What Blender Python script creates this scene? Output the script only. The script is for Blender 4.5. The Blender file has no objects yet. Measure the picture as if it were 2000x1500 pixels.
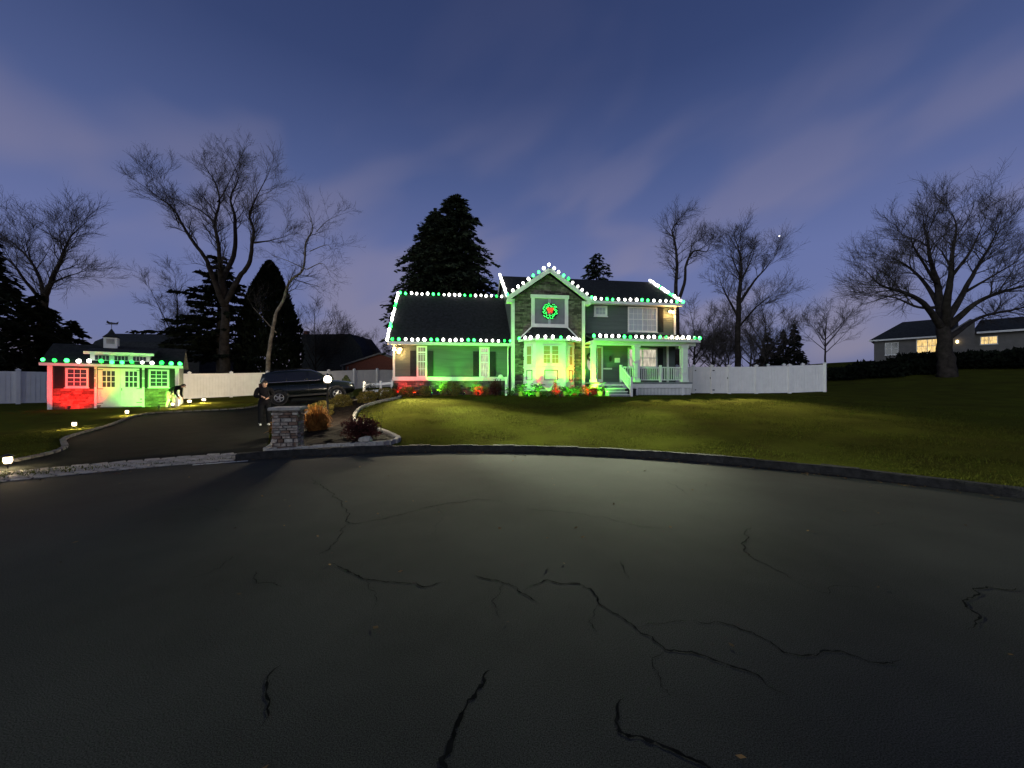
import bpy, bmesh, math, random
import numpy as np
from mathutils import Vector, Matrix, noise as mnoise

R = math.radians
random.seed(7)
rng = np.random.default_rng(7)
scene = bpy.context.scene
C = scene.collection

# ------------------------------------------------------------------ camera
FPX, HZ = 740.0, 755.0            # focal length and horizon row, in pixels of the 2000 x 1500 photograph
CAMZ = 1.6
cam_d = bpy.data.cameras.new('camera')
cam = bpy.data.objects.new('camera', cam_d)
C.objects.link(cam)
cam.location = (0, 0, CAMZ)
cam.rotation_euler = (R(90), 0, 0)
cam_d.sensor_width = 36
cam_d.lens = 36 * FPX / 2000
cam_d.shift_y = (HZ - 750) / 2000
cam_d.clip_start = 0.05
cam_d.clip_end = 3000
scene.camera = cam

# ------------------------------------------------------------------ world: dusk sky with thin cloud
world = bpy.data.worlds.new('World')
scene.world = world
world.use_nodes = True
nt = world.node_tree
N, L = nt.nodes, nt.links
N.clear()
SUN_AZ, SUN_EL = R(213), R(2.0)


def wn(kind, **kw):
    n = N.new(kind)
    for k, v in kw.items():
        setattr(n, k, v)
    return n


out = wn('ShaderNodeOutputWorld')
bg = wn('ShaderNodeBackground')
sky = wn('ShaderNodeTexSky', sky_type='NISHITA')
sky.sun_disc = False
sky.sun_elevation = SUN_EL
sky.sun_rotation = SUN_AZ
sky.air_density = 1.0
sky.dust_density = 0.5
sky.ozone_density = 6.0
geo = wn('ShaderNodeTexCoord')
sep = wn('ShaderNodeSeparateXYZ')
L.new(geo.outputs['Generated'], sep.inputs[0])
# elevation gradient of the twilight air
ramp = wn('ShaderNodeValToRGB')
e = ramp.color_ramp.elements
e[0].position, e[0].color = 0.0, (0.118, 0.118, 0.205, 1)
e[1].position, e[1].color = 1.0, (0.007, 0.011, 0.038, 1)
for p, c in ((0.10, (0.118, 0.132, 0.256, 1)), (0.28, (0.102, 0.122, 0.256, 1)), (0.46, (0.056, 0.077, 0.180, 1)), (0.62, (0.028, 0.042, 0.110, 1))):
    k = e.new(p)
    k.color = c
L.new(sep.outputs['Z'], ramp.inputs[0])
# thin cloud drawn out along the wind
mp0 = wn('ShaderNodeMapping')
mp0.inputs['Rotation'].default_value = (0, R(24), 0)
L.new(geo.outputs['Generated'], mp0.inputs[0])
mp = wn('ShaderNodeMapping')
mp.inputs['Scale'].default_value = (2.0, 2.0, 4.4)
mp.inputs['Location'].default_value = (1.15, 0.70, 0.2)
L.new(mp0.outputs[0], mp.inputs[0])
nz = wn('ShaderNodeTexNoise')
nz.inputs['Scale'].default_value = 1.7
nz.inputs['Detail'].default_value = 2.5
nz.inputs['Roughness'].default_value = 0.42
nz.inputs['Distortion'].default_value = 0.25
L.new(mp.outputs[0], nz.inputs['Vector'])
cr = wn('ShaderNodeValToRGB')
cr.color_ramp.interpolation = 'EASE'
cr.color_ramp.elements[0].position, cr.color_ramp.elements[0].color = 0.42, (0, 0, 0, 1)
cr.color_ramp.elements[1].position, cr.color_ramp.elements[1].color = 0.66, (1, 1, 1, 1)
L.new(nz.outputs['Fac'], cr.inputs[0])
# clouds are thicker low down
low = wn('ShaderNodeMapRange')
low.inputs['From Min'].default_value, low.inputs['From Max'].default_value = 0.0, 0.6
low.inputs['To Min'].default_value, low.inputs['To Max'].default_value = 0.95, 0.04
L.new(sep.outputs['Z'], low.inputs['Value'])
cm = wn('ShaderNodeMath', operation='MULTIPLY')
L.new(cr.outputs[0], cm.inputs[0])
L.new(low.outputs[0], cm.inputs[1])
mixc = wn('ShaderNodeMixRGB')
mixc.inputs[2].default_value = (0.190, 0.168, 0.228, 1)
L.new(cm.outputs[0], mixc.inputs[0])
L.new(ramp.outputs[0], mixc.inputs[1])
# a little of the physical sky so that the air keeps its real tint
skm = wn('ShaderNodeMixRGB', blend_type='ADD')
skm.inputs[0].default_value = 1.0
sks = wn('ShaderNodeVectorMath', operation='SCALE')
sks.inputs['Scale'].default_value = 0.02
L.new(sky.outputs[0], sks.inputs[0])
L.new(mixc.outputs[0], skm.inputs[1])
L.new(sks.outputs[0], skm.inputs[2])
L.new(skm.outputs[0], bg.inputs['Color'])
bg.inputs['Strength'].default_value = 1.32
L.new(bg.outputs[0], out.inputs[0])

# the last afterglow, behind the camera
sun_d = bpy.data.lights.new('sun', 'SUN')
sun_d.energy = 1.15
sun_d.angle = R(50)
sun_d.color = (0.92, 1.0, 1.0)
sun = bpy.data.objects.new('sun', sun_d)
C.objects.link(sun)
sun.rotation_euler = (R(80), 0, R(-33))

scene.view_settings.view_transform = 'Standard'
scene.view_settings.look = 'None'
scene.view_settings.exposure = 0.0
scene.view_settings.gamma = 1.0
scene.view_settings.use_curve_mapping = False
scene.cycles.use_denoising = True
scene.cycles.use_light_tree = True
scene.cycles.sample_clamp_indirect = 4.0
scene.cycles.max_bounces = 6
scene.cycles.diffuse_bounces = 3
scene.cycles.glossy_bounces = 3
scene.cycles.transparent_max_bounces = 6

# ------------------------------------------------------------------ materials
MATS = {}


def mat(name, col, rough=0.7, var=0.12, scale=6.0, bump=0.0, bscale=40.0, spec=0.3, metal=0.0, coat=0.0, col2=None, detail=4.0, stretch=None, island=0.0, trans=0.0, speck=0.0):
    m = bpy.data.materials.new(name)
    m.use_nodes = True
    t = m.node_tree
    b = t.nodes['Principled BSDF']
    b.inputs['Roughness'].default_value = rough
    b.inputs['Specular IOR Level'].default_value = spec
    b.inputs['Metallic'].default_value = metal
    b.inputs['Coat Weight'].default_value = coat
    tc = t.nodes.new('ShaderNodeTexCoord')
    src = tc.outputs['Object']
    if stretch:
        mpn = t.nodes.new('ShaderNodeMapping')
        mpn.inputs['Scale'].default_value = stretch
        t.links.new(src, mpn.inputs[0])
        src = mpn.outputs[0]
    nzn = t.nodes.new('ShaderNodeTexNoise')
    nzn.inputs['Scale'].default_value = scale
    nzn.inputs['Detail'].default_value = detail
    nzn.inputs['Roughness'].default_value = 0.6
    t.links.new(src, nzn.inputs['Vector'])
    rp = t.nodes.new('ShaderNodeValToRGB')
    c1 = col2 if col2 else tuple(x * (1 - var * 2) for x in col)
    c2 = col if col2 else tuple(min(1, x * (1 + var)) for x in col)
    rp.color_ramp.elements[0].position, rp.color_ramp.elements[0].color = 0.3, (*c1, 1)
    rp.color_ramp.elements[1].position, rp.color_ramp.elements[1].color = 0.7, (*c2, 1)
    t.links.new(nzn.outputs['Fac'], rp.inputs[0])
    # each copy of a piece takes a slightly different tone
    oi = t.nodes.new('ShaderNodeObjectInfo')
    mr = t.nodes.new('ShaderNodeMapRange')
    mr.inputs['To Min'].default_value, mr.inputs['To Max'].default_value = 1 - var * 0.6, 1 + var * 0.6
    t.links.new(oi.outputs['Random'], mr.inputs['Value'])
    vm = t.nodes.new('ShaderNodeVectorMath')
    vm.operation = 'SCALE'
    t.links.new(rp.outputs[0], vm.inputs[0])
    t.links.new(mr.outputs[0], vm.inputs['Scale'])
    res = vm.outputs[0]
    if island:
        gi = t.nodes.new('ShaderNodeNewGeometry')
        m2 = t.nodes.new('ShaderNodeMapRange')
        m2.inputs['To Min'].default_value, m2.inputs['To Max'].default_value = 1 - island, 1 + island
        t.links.new(gi.outputs['Random Per Island'], m2.inputs['Value'])
        v2 = t.nodes.new('ShaderNodeVectorMath')
        v2.operation = 'SCALE'
        t.links.new(res, v2.inputs[0])
        t.links.new(m2.outputs[0], v2.inputs['Scale'])
        res = v2.outputs[0]
    if speck:
        n3 = t.nodes.new('ShaderNodeTexNoise')
        n3.inputs['Scale'].default_value = speck
        n3.inputs['Detail'].default_value = 2.0
        t.links.new(src, n3.inputs['Vector'])
        m3 = t.nodes.new('ShaderNodeMapRange')
        m3.inputs['From Min'].default_value, m3.inputs['From Max'].default_value = 0.3, 0.7
        m3.inputs['To Min'].default_value, m3.inputs['To Max'].default_value = 0.25, 1.75
        t.links.new(n3.outputs['Fac'], m3.inputs['Value'])
        v3 = t.nodes.new('ShaderNodeVectorMath')
        v3.operation = 'SCALE'
        t.links.new(res, v3.inputs[0])
        t.links.new(m3.outputs[0], v3.inputs['Scale'])
        res = v3.outputs[0]
    t.links.new(res, b.inputs['Base Color'])
    if trans:
        tb = t.nodes.new('ShaderNodeBsdfTranslucent')
        t.links.new(res, tb.inputs['Color'])
        ms_ = t.nodes.new('ShaderNodeMixShader')
        ms_.inputs[0].default_value = trans
        t.links.new(b.outputs[0], ms_.inputs[1])
        t.links.new(tb.outputs[0], ms_.inputs[2])
        t.links.new(ms_.outputs[0], t.nodes['Material Output'].inputs[0])
    if bump:
        n2 = t.nodes.new('ShaderNodeTexNoise')
        n2.inputs['Scale'].default_value = bscale
        n2.inputs['Detail'].default_value = 5.0
        t.links.new(src, n2.inputs['Vector'])
        bp = t.nodes.new('ShaderNodeBump')
        bp.inputs['Strength'].default_value = bump
        bp.inputs['Distance'].default_value = 0.03
        t.links.new(n2.outputs['Fac'], bp.inputs['Height'])
        t.links.new(bp.outputs[0], b.inputs['Normal'])
    MATS[name] = m
    return m


def emis(name, col, strength, sample=True, dark=False):
    m = bpy.data.materials.new(name)
    m.use_nodes = True
    t = m.node_tree
    b = t.nodes['Principled BSDF']
    b.inputs['Base Color'].default_value = (0.02, 0.02, 0.022, 1) if dark else (*[min(1, x) for x in col], 1)
    if dark:
        b.inputs['Roughness'].default_value = 0.08
    b.inputs['Emission Color'].default_value = (*col, 1)
    b.inputs['Emission Strength'].default_value = strength
    if dark:
        tc = t.nodes.new('ShaderNodeTexCoord')
        mpn = t.nodes.new('ShaderNodeMapping')
        mpn.inputs['Scale'].default_value = (9.0, 3.0, 1.6)
        nzn = t.nodes.new('ShaderNodeTexNoise')
        nzn.inputs['Scale'].default_value = 1.3
        mrn = t.nodes.new('ShaderNodeMapRange')
        mrn.inputs['From Min'].default_value, mrn.inputs['From Max'].default_value = 0.3, 0.7
        mrn.inputs['To Min'].default_value, mrn.inputs['To Max'].default_value = strength * .45, strength * 1.35
        t.links.new(tc.outputs['Object'], mpn.inputs[0])
        t.links.new(mpn.outputs[0], nzn.inputs['Vector'])
        t.links.new(nzn.outputs['Fac'], mrn.inputs['Value'])
        t.links.new(mrn.outputs[0], b.inputs['Emission Strength'])
    if not sample:
        m.cycles.emission_sampling = 'NONE'
    MATS[name] = m
    return m


mat('grass_ground', (0.070, 0.080, 0.012), 1.0, 0.3, 0.8, 0.5, 60, 0.0, col2=(0.042, 0.040, 0.010), detail=11)
mat('grass_blade', (0.080, 0.096, 0.014), 1.0, 0.2, 0.55, 0, 1, 0.0, col2=(0.052, 0.052, 0.012), island=0.4, trans=0.3, detail=8)
mat('asphalt', (0.046, 0.048, 0.045), 0.95, 0.2, 0.45, 0.10, 220, 0.08, col2=(0.023, 0.0245, 0.0235), detail=15, speck=170.0)
mat('asphalt_new', (0.010, 0.0115, 0.0105), 0.95, 0.2, 2.0, 0.4, 140, 0.04, detail=10, speck=90.0)
mat('tar', (0.011, 0.0115, 0.0115), 1.0, 0.3, 12, 0, 1, 0.0)
mat('granite', (0.40, 0.37, 0.33), 0.85, 0.22, 9, 0.8, 50, 0.2)
mat('kerb_granite', (0.028, 0.0275, 0.027), 0.9, 0.3, 7, 0.8, 40, 0.2)
mat('pale_granite', (0.36, 0.34, 0.31), 0.85, 0.2, 9, 0.8, 45, 0.2)
mat('mulch', (0.012, 0.008, 0.006), 0.95, 0.4, 14, 1.0, 60, 0.1)
mat('white_vinyl', (0.78, 0.77, 0.75), 0.45, 0.04, 2.5, 0.05, 20, 0.35)
mat('white_paint', (0.76, 0.76, 0.74), 0.5, 0.05, 3.5, 0.08, 30, 0.35)
mat('siding', (0.100, 0.125, 0.112), 0.6, 0.12, 1.5, 0.15, 60, 0.3, stretch=(0.3, 1, 3))
mat('stone', (0.175, 0.155, 0.130), 0.9, 0.3, 5, 0.8, 30, 0.2, col2=(0.070, 0.062, 0.054), island=0.6)
mat('stone_pillar', (0.42, 0.36, 0.31), 0.9, 0.35, 11, 0.9, 60, 0.2, col2=(0.15, 0.125, 0.11))
mat('stone_warm', (0.24, 0.16, 0.12), 0.9, 0.3, 9, 0.8, 40, 0.2, col2=(0.11, 0.070, 0.055), island=0.5)
mat('mortar', (0.10, 0.095, 0.09), 0.95, 0.2, 12, 0.6, 60)
mat('shingle', (0.026, 0.029, 0.032), 0.92, 0.3, 6, 0.8, 30, 0.2, detail=8)
mat('shutter', (0.012, 0.015, 0.016), 0.6, 0.2, 5)
mat('dark_panel', (0.20, 0.21, 0.23), 0.5, 0.08, 3)
mat('door_paint', (0.10, 0.14, 0.125), 0.4, 0.08, 3)
mat('bark', (0.036, 0.030, 0.026), 0.95, 0.3, 3, 0.9, 25, 0.1)
mat('bark_pale', (0.17, 0.145, 0.115), 0.95, 0.35, 2.5, 0.9, 25, 0.1)
mat('twig', (0.052, 0.044, 0.040), 0.95, 0.2, 3)
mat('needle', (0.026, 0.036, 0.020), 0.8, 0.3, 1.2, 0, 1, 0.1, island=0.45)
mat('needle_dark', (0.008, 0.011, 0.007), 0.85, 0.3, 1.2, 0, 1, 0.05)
mat('leaf_gold', (0.22, 0.165, 0.035), 0.7, 0.25, 4, 0, 1, 0.2, col2=(0.09, 0.085, 0.022), island=0.45, trans=0.35)
mat('leaf_green', (0.16, 0.24, 0.09), 0.6, 0.25, 5, 0, 1, 0.25, island=0.45, trans=0.35)
mat('leaf_dark', (0.035, 0.045, 0.022), 0.7, 0.25, 5, 0, 1, 0.2, island=0.45, trans=0.25)
mat('leaf_red', (0.085, 0.020, 0.018), 0.75, 0.3, 6, 0, 1, 0.2, col2=(0.03, 0.010, 0.010), island=0.45, trans=0.3)
mat('dry_grass', (0.42, 0.20, 0.05), 0.8, 0.25, 5, 0, 1, 0.15, col2=(0.26, 0.11, 0.025), island=0.45, trans=0.5)
mat('car_paint', (0.006, 0.009, 0.008), 0.22, 0.05, 3, 0, 1, 0.45, coat=0.35)
mat('car_glass', (0.006, 0.007, 0.008), 0.04, 0.02, 3, 0, 1, 0.6)
mat('rubber', (0.012, 0.012, 0.012), 0.85, 0.2, 12, 0.3, 60)
mat('rim_metal', (0.28, 0.28, 0.29), 0.35, 0.1, 5, metal=0.8)
mat('chrome', (0.6, 0.6, 0.6), 0.15, 0.02, 3, metal=1.0)
mat('black_metal', (0.010, 0.010, 0.010), 0.45, 0.1, 8, spec=0.4)
mat('jacket', (0.006, 0.006, 0.008), 0.9, 0.2, 8, 0.4, 30, 0.05)
mat('trousers_dark', (0.006, 0.007, 0.009), 0.9, 0.2, 8, 0.4, 30, 0.05)
mat('trousers_tan', (0.30, 0.24, 0.17), 0.9, 0.15, 8, 0.4, 30)
mat('clay', (0.20, 0.10, 0.06), 0.85, 0.15, 9, 0.3, 40)
mat('skin', (0.42, 0.26, 0.19), 0.6, 0.06, 10)
mat('hair', (0.03, 0.022, 0.017), 0.8, 0.2, 30)
mat('shoe', (0.55, 0.54, 0.52), 0.7, 0.1, 9)
mat('shoe_dark', (0.03, 0.028, 0.026), 0.7, 0.1, 9)
mat('barn_wall', (0.020, 0.020, 0.021), 0.9, 0.2, 3)
mat('brick_red', (0.17, 0.055, 0.035), 0.9, 0.25, 10, 0.5, 30)
mat('house_grey', (0.13, 0.125, 0.12), 0.7, 0.1, 2)
mat('red_ribbon', (0.60, 0.02, 0.02), 0.5, 0.1, 8)
mat('window_glass', (0.05, 0.055, 0.065), 0.06, 0.05, 2, 0, 1, 0.6)
mat('curtain', (0.42, 0.44, 0.50), 0.9, 0.15, 4, stretch=(14, 1, 0.5))
mat('wire', (0.01, 0.02, 0.012), 0.7, 0.1, 5)
emis('glow_window', (1.0, 0.84, 0.58), 0.30, False, True)
emis('glow_window_white', (1.0, 0.90, 0.68), 0.62, False, True)
emis('neighbour_lamp', (1.0, 0.72, 0.36), 8.0)
emis('glow_window_far', (1.0, 0.66, 0.22), 1.05, False, True)
emis('bulb_white', (1.0, 0.98, 0.90), 8.0)
emis('bulb_white_dim', (1.0, 0.98, 0.90), 4.0)
emis('bulb_green_dim', (0.02, 1.0, 0.09), 4.0)
emis('bulb_green', (0.04, 1.0, 0.13), 6.5)
emis('flood_warm', (1.0, 0.62, 0.25), 9.0, False)
emis('post_glow', (1.0, 0.86, 0.66), 7.0, False)
emis('path_glow', (1.0, 0.80, 0.48), 6.0, False)
emis('lens_red', (1.0, 0.06, 0.02), 12.0, False)
emis('lens_green', (0.10, 1.0, 0.25), 12.0, False)
emis('wreath_green', (0.04, 0.9, 0.12), 4.0, False)
emis('wreath_red', (1.0, 0.05, 0.02), 1.3, False)
emis('star_glow', (1.0, 0.95, 0.8), 3.0, False)

# ------------------------------------------------------------------ mesh helpers


class MB:
    """collects shapes; build() links them as one mesh object"""

    def __init__(self):
        self.v, self.f, self.mi = [], [], []

    def add(self, vs, fs, k=0):
        b = len(self.v)
        self.v.extend(vs)
        for f in fs:
            self.f.append([i + b for i in f])
            self.mi.append(k)
        return self

    def box(self, x0, x1, y0, y1, z0, z1, k=0):
        return self.add([(x0, y0, z0), (x1, y0, z0), (x1, y1, z0), (x0, y1, z0), (x0, y0, z1), (x1, y0, z1), (x1, y1, z1), (x0, y1, z1)],
                        [(0, 3, 2, 1), (4, 5, 6, 7), (0, 1, 5, 4), (1, 2, 6, 5), (2, 3, 7, 6), (3, 0, 4, 7)], k)

    def bar(self, p, q, w, h, k=0, up=(0, 0, 1)):
        p, q, up = Vector(p), Vector(q), Vector(up)
        d = (q - p).normalized()
        s = d.cross(up)
        if s.length < 1e-4:
            s = d.cross(Vector((0, 1, 0)))
        s.normalize()
        u = s.cross(d).normalized()
        vs = []
        for c in (p, q):
            for a, b in ((-1, -1), (1, -1), (1, 1), (-1, 1)):
                vs.append(tuple(c + s * a * w / 2 + u * b * h / 2))
        return self.add(vs, [(0, 1, 2, 3), (7, 6, 5, 4), (0, 4, 5, 1), (1, 5, 6, 2), (2, 6, 7, 3), (3, 7, 4, 0)], k)

    def tube(self, pts, rad, sides=6, cap=True, k=0):
        b = len(self.v)
        n = len(pts)
        P = [Vector(p) for p in pts]
        d0 = (P[1] - P[0]).normalized()
        ref = Vector((0, 0, 1)) if abs(d0.z) < 0.9 else Vector((1, 0, 0))
        s = d0.cross(ref).normalized()
        for i in range(n):
            d = (P[min(i + 1, n - 1)] - P[max(i - 1, 0)])
            if d.length < 1e-9:
                d = d0
            d.normalize()
            s = (s - d * s.dot(d))
            if s.length < 1e-6:
                s = d.orthogonal()
            s.normalize()
            u = d.cross(s)
            r = rad[i] if hasattr(rad, '__len__') else rad
            for j in range(sides):
                a = 2 * math.pi * j / sides
                self.v.append(tuple(P[i] + s * (math.cos(a) * r) + u * (math.sin(a) * r)))
        for i in range(n - 1):
            for j in range(sides):
                j2 = (j + 1) % sides
                self.f.append([b + i * sides + j, b + i * sides + j2, b + (i + 1) * sides + j2, b + (i + 1) * sides + j])
                self.mi.append(k)
        if cap:
            self.f.append([b + j for j in range(sides)][::-1])
            self.f.append([b + (n - 1) * sides + j for j in range(sides)])
            self.mi += [k, k]
        return self

    def lathe(self, prof, sides=12, c=(0, 0, 0), k=0):
        """prof: list of (radius, z)"""
        b = len(self.v)
        for r, z in prof:
            for j in range(sides):
                a = 2 * math.pi * j / sides
                self.v.append((c[0] + r * math.cos(a), c[1] + r * math.sin(a), c[2] + z))
        for i in range(len(prof) - 1):
            for j in range(sides):
                j2 = (j + 1) % sides
                self.f.append([b + i * sides + j, b + i * sides + j2, b + (i + 1) * sides + j2, b + (i + 1) * sides + j])
                self.mi.append(k)
        self.f.append([b + j for j in range(sides)][::-1])
        self.f.append([b + (len(prof) - 1) * sides + j for j in range(sides)])
        self.mi += [k, k]
        return self

    def prism(self, poly, y0, y1, k=0):
        """poly in (x, z), extruded along y"""
        n = len(poly)
        vs = [(x, y0, z) for x, z in poly] + [(x, y1, z) for x, z in poly]
        fs = [list(range(n)), list(range(2 * n - 1, n - 1, -1))] + [(i, i + n, (i + 1) % n + n, (i + 1) % n) for i in range(n)]
        return self.add(vs, fs, k)

    def slab(self, quad, th, k=0):
        """a flat quad given thickness against its normal"""
        q = [Vector(p) for p in quad]
        nrm = (q[1] - q[0]).cross(q[-1] - q[0]).normalized() * th
        n = len(q)
        vs = [tuple(p) for p in q] + [tuple(p - nrm) for p in q]
        fs = [list(range(n)), list(range(2 * n - 1, n - 1, -1))] + [(i, i + n, (i + 1) % n + n, (i + 1) % n) for i in range(n)]
        return self.add(vs, fs, k)

    def mesh(self, name, mats, smooth=False):
        me = bpy.data.meshes.new(name)
        me.from_pydata(self.v, [], self.f)
        for m in ([mats] if isinstance(mats, str) else mats):
            me.materials.append(MATS[m])
        if not isinstance(mats, str) and len(mats) > 1:
            me.polygons.foreach_set('material_index', self.mi)
        if smooth:
            me.polygons.foreach_set('use_smooth', [True] * len(me.polygons))
        me.update()
        return me

    def build(self, name, mats, parent=None, smooth=False, fixn=False, loc=None):
        me = self.mesh(name, mats, smooth)
        if fixn:
            bm = bmesh.new()
            bm.from_mesh(me)
            bmesh.ops.recalc_face_normals(bm, faces=bm.faces)
            bm.to_mesh(me)
            bm.free()
        return link(name, me, parent, loc)


def link(name, me, parent=None, loc=None):
    o = bpy.data.objects.new(name, me)
    C.objects.link(o)
    if parent:
        o.parent = parent
    if loc is not None:
        o.location = loc
    return o


def tag(o, label, cat=None, group=None, kind=None):
    o['label'] = label
    if cat:
        o['category'] = cat
    if group:
        o['group'] = group
    if kind:
        o['kind'] = kind
    return o


def empty(name, loc, rz=0.0):
    o = bpy.data.objects.new(name, None)
    o.empty_display_size = 0.2
    C.objects.link(o)
    o.location = loc
    o.rotation_euler = (0, 0, rz)
    return o


def big_mesh(name, verts, tris, matname, parent=None, smooth=False):
    """verts (n,3), tris (m,3) numpy arrays"""
    me = bpy.data.meshes.new(name)
    me.vertices.add(len(verts))
    me.vertices.foreach_set('co', np.asarray(verts, np.float32).ravel())
    me.loops.add(len(tris) * 3)
    me.loops.foreach_set('vertex_index', np.asarray(tris, np.int32).ravel())
    me.polygons.add(len(tris))
    me.polygons.foreach_set('loop_start', np.arange(0, len(tris) * 3, 3, dtype=np.int32))
    me.polygons.foreach_set('loop_total', np.full(len(tris), 3, np.int32))
    me.update(calc_edges=True)
    me.materials.append(MATS[matname])
    return link(name, me, parent)


def spot(name, parent, loc, target, watts, col, cone=60, blend=0.6, radius=0.04):
    d = bpy.data.lights.new(name, 'SPOT')
    d.energy = watts
    d.color = col
    d.spot_size = R(cone)
    d.spot_blend = blend
    d.shadow_soft_size = radius
    o = bpy.data.objects.new(name, d)
    C.objects.link(o)
    o.parent = parent
    o.location = loc
    v = Vector(target) - Vector(loc)
    o.rotation_euler = v.to_track_quat('-Z', 'Y').to_euler()
    return o


def point(name, parent, loc, watts, col, radius):
    d = bpy.data.lights.new(name, 'POINT')
    d.energy = watts
    d.color = col
    d.shadow_soft_size = radius
    o = bpy.data.objects.new(name, d)
    C.objects.link(o)
    o.parent = parent
    o.location = loc
    return o


# ------------------------------------------------------------------ terrain
RC, RR = (-1.1, -1.4), 10.75            # centre and radius of the turning circle
ctrl = np.array([
    (0, 9.5, .13), (-3, 9.5, .13), (4.3, 8.1, .13), (7.2, 5.6, .13), (9.7, 0, .12), (9, -6, .1), (-6, 8.4, .04), (-9.2, 6.6, .05), (-11.5, 2, .06), (-11, -6, .06), (0, -13, .05),
    (0, 12, .33), (0, 16, .70), (0, 20, 1.03), (-4.2, 12, .28), (-4.5, 16, .66), (-5, 20, 1.02), (4, 13, .48), (4, 19, 1.0), (8, 11, .45), (8, 18, .95), (13, 13, .6), (13, 20, 1.06),
    (-6, 22, 1.09), (0, 22, 1.1), (6, 23, 1.1), (10, 24.5, 1.12), (18, 25.4, 1.12), (0, 30, 1.15), (-6, 30, 1.15), (8, 32, 1.2),
    (-8.9, 13.8, .15), (-6.5, 13.4, .25), (-7.0, 10.5, .09), (-11.8, 17.5, .36), (-8.2, 18, .60), (-6.6, 18.6, .85), (-13, 20.8, .58), (-9.7, 22.6, .86), (-7.6, 24, 1.0), (-12, 26, .85),
    (-21.4, 17.5, .54), (-17.8, 20.2, .55), (-24, 21, .58), (-15.2, 13.2, .14), (-17.7, 16.3, .36), (-12, 10.5, .08), (-20, 9, .1), (-16, 22, .58),
    (-22.6, 26.6, .72), (-16.5, 34, 1.2), (-13.4, 38, 1.5), (-27.6, 20.4, .65),
    (-40, 40, 1.3), (-20, 60, 1.6), (0, 60, 1.8), (30, 60, 3.6), (42, 43, 4.5), (35, 34, 3.1), (30, 26, 1.9), (23, 21, 1.2), (50, 30, 3.4), (26, 45, 2.4), (20, 35, 1.5), (30, 10, .8), (18, 5, .35), (12, -5, .12),
    (-30, 5, .2), (-50, 20, .6), (0, -40, 0), (60, -40, .5), (-60, -40, .2), (80, 80, 6), (-80, 80, 2), (0, 150, 3), (150, 50, 7), (-150, 50, 2), (-150, 200, 3), (150, 200, 7), (0, -150, 0), (150, -150, 1), (-150, -150, 0)])


def tps_fit(p):
    n = len(p)
    d = np.linalg.norm(p[:, None, :2] - p[None, :, :2], axis=2)
    K = np.where(d > 0, d * d * np.log(d + 1e-12), 0) + np.eye(n) * 0.5
    A = np.zeros((n + 3, n + 3))
    A[:n, :n] = K
    A[:n, n] = 1
    A[:n, n + 1:] = p[:, :2]
    A[n, :n] = 1
    A[n + 1:, :n] = p[:, :2].T
    return np.linalg.solve(A, np.concatenate([p[:, 2], np.zeros(3)]))


TPS = tps_fit(ctrl)


def hh(x, y):
    x, y = np.atleast_1d(np.asarray(x, float)), np.atleast_1d(np.asarray(y, float))
    cx, cy = np.clip(x, -150, 150), np.clip(y, -150, 200)
    d = np.sqrt((cx[..., None] - ctrl[:, 0])**2 + (cy[..., None] - ctrl[:, 1])**2)
    K = d * d * np.log(d + 1e-12)
    return K @ TPS[:-3] + TPS[-3] + TPS[-2] * cx + TPS[-1] * cy


def h(x, y):
    return float(hh(x, y)[0])


def gnd(px, py):
    """where the sight line of a photograph pixel meets the ground"""
    a, b = (px - 1000) / FPX, (HZ - py) / FPX
    Y = 3.0
    while Y < 60:
        if CAMZ + b * Y <= max(0, h(a * Y, Y)):
            break
        Y += 0.05
    return (a * Y, Y)


def at(px, py, Y):
    return Vector(((px - 1000) / FPX * Y, Y, CAMZ + (HZ - py) / FPX * Y))


def road_pt(px, py):
    Y = CAMZ * FPX / (py - HZ)
    return ((px - 1000) / FPX * Y, Y)


def in_poly(x, y, poly):
    x, y = np.asarray(x), np.asarray(y)
    ins = np.zeros(x.shape, bool)
    j = len(poly) - 1
    for i in range(len(poly)):
        xi, yi = poly[i]
        xj, yj = poly[j]
        c = ((yi > y) != (yj > y)) & (x < (xj - xi) * (y - yi) / (yj - yi + 1e-12) + xi)
        ins ^= c
        j = i
    return ins


def smooth_line(pts, n=6, closed=False):
    res = []
    m = len(pts)
    for i in range(m if closed else m - 1):
        p0 = pts[(i - 1) % m] if closed or i > 0 else pts[0]
        p1, p2 = pts[i], pts[(i + 1) % m]
        p3 = pts[(i + 2) % m] if closed or i + 2 < m else pts[-1]
        for k in range(n):
            t = k / n
            res.append(tuple(0.5 * (2 * p1[a] + (p2[a] - p0[a]) * t + (2 * p0[a] - 5 * p1[a] + 4 * p2[a] - p3[a]) * t * t + (3 * p1[a] - p0[a] - 3 * p2[a] + p3[a]) * t**3) for a in range(len(p1))))
    if not closed:
        res.append(tuple(pts[-1]))
    return res


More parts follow.
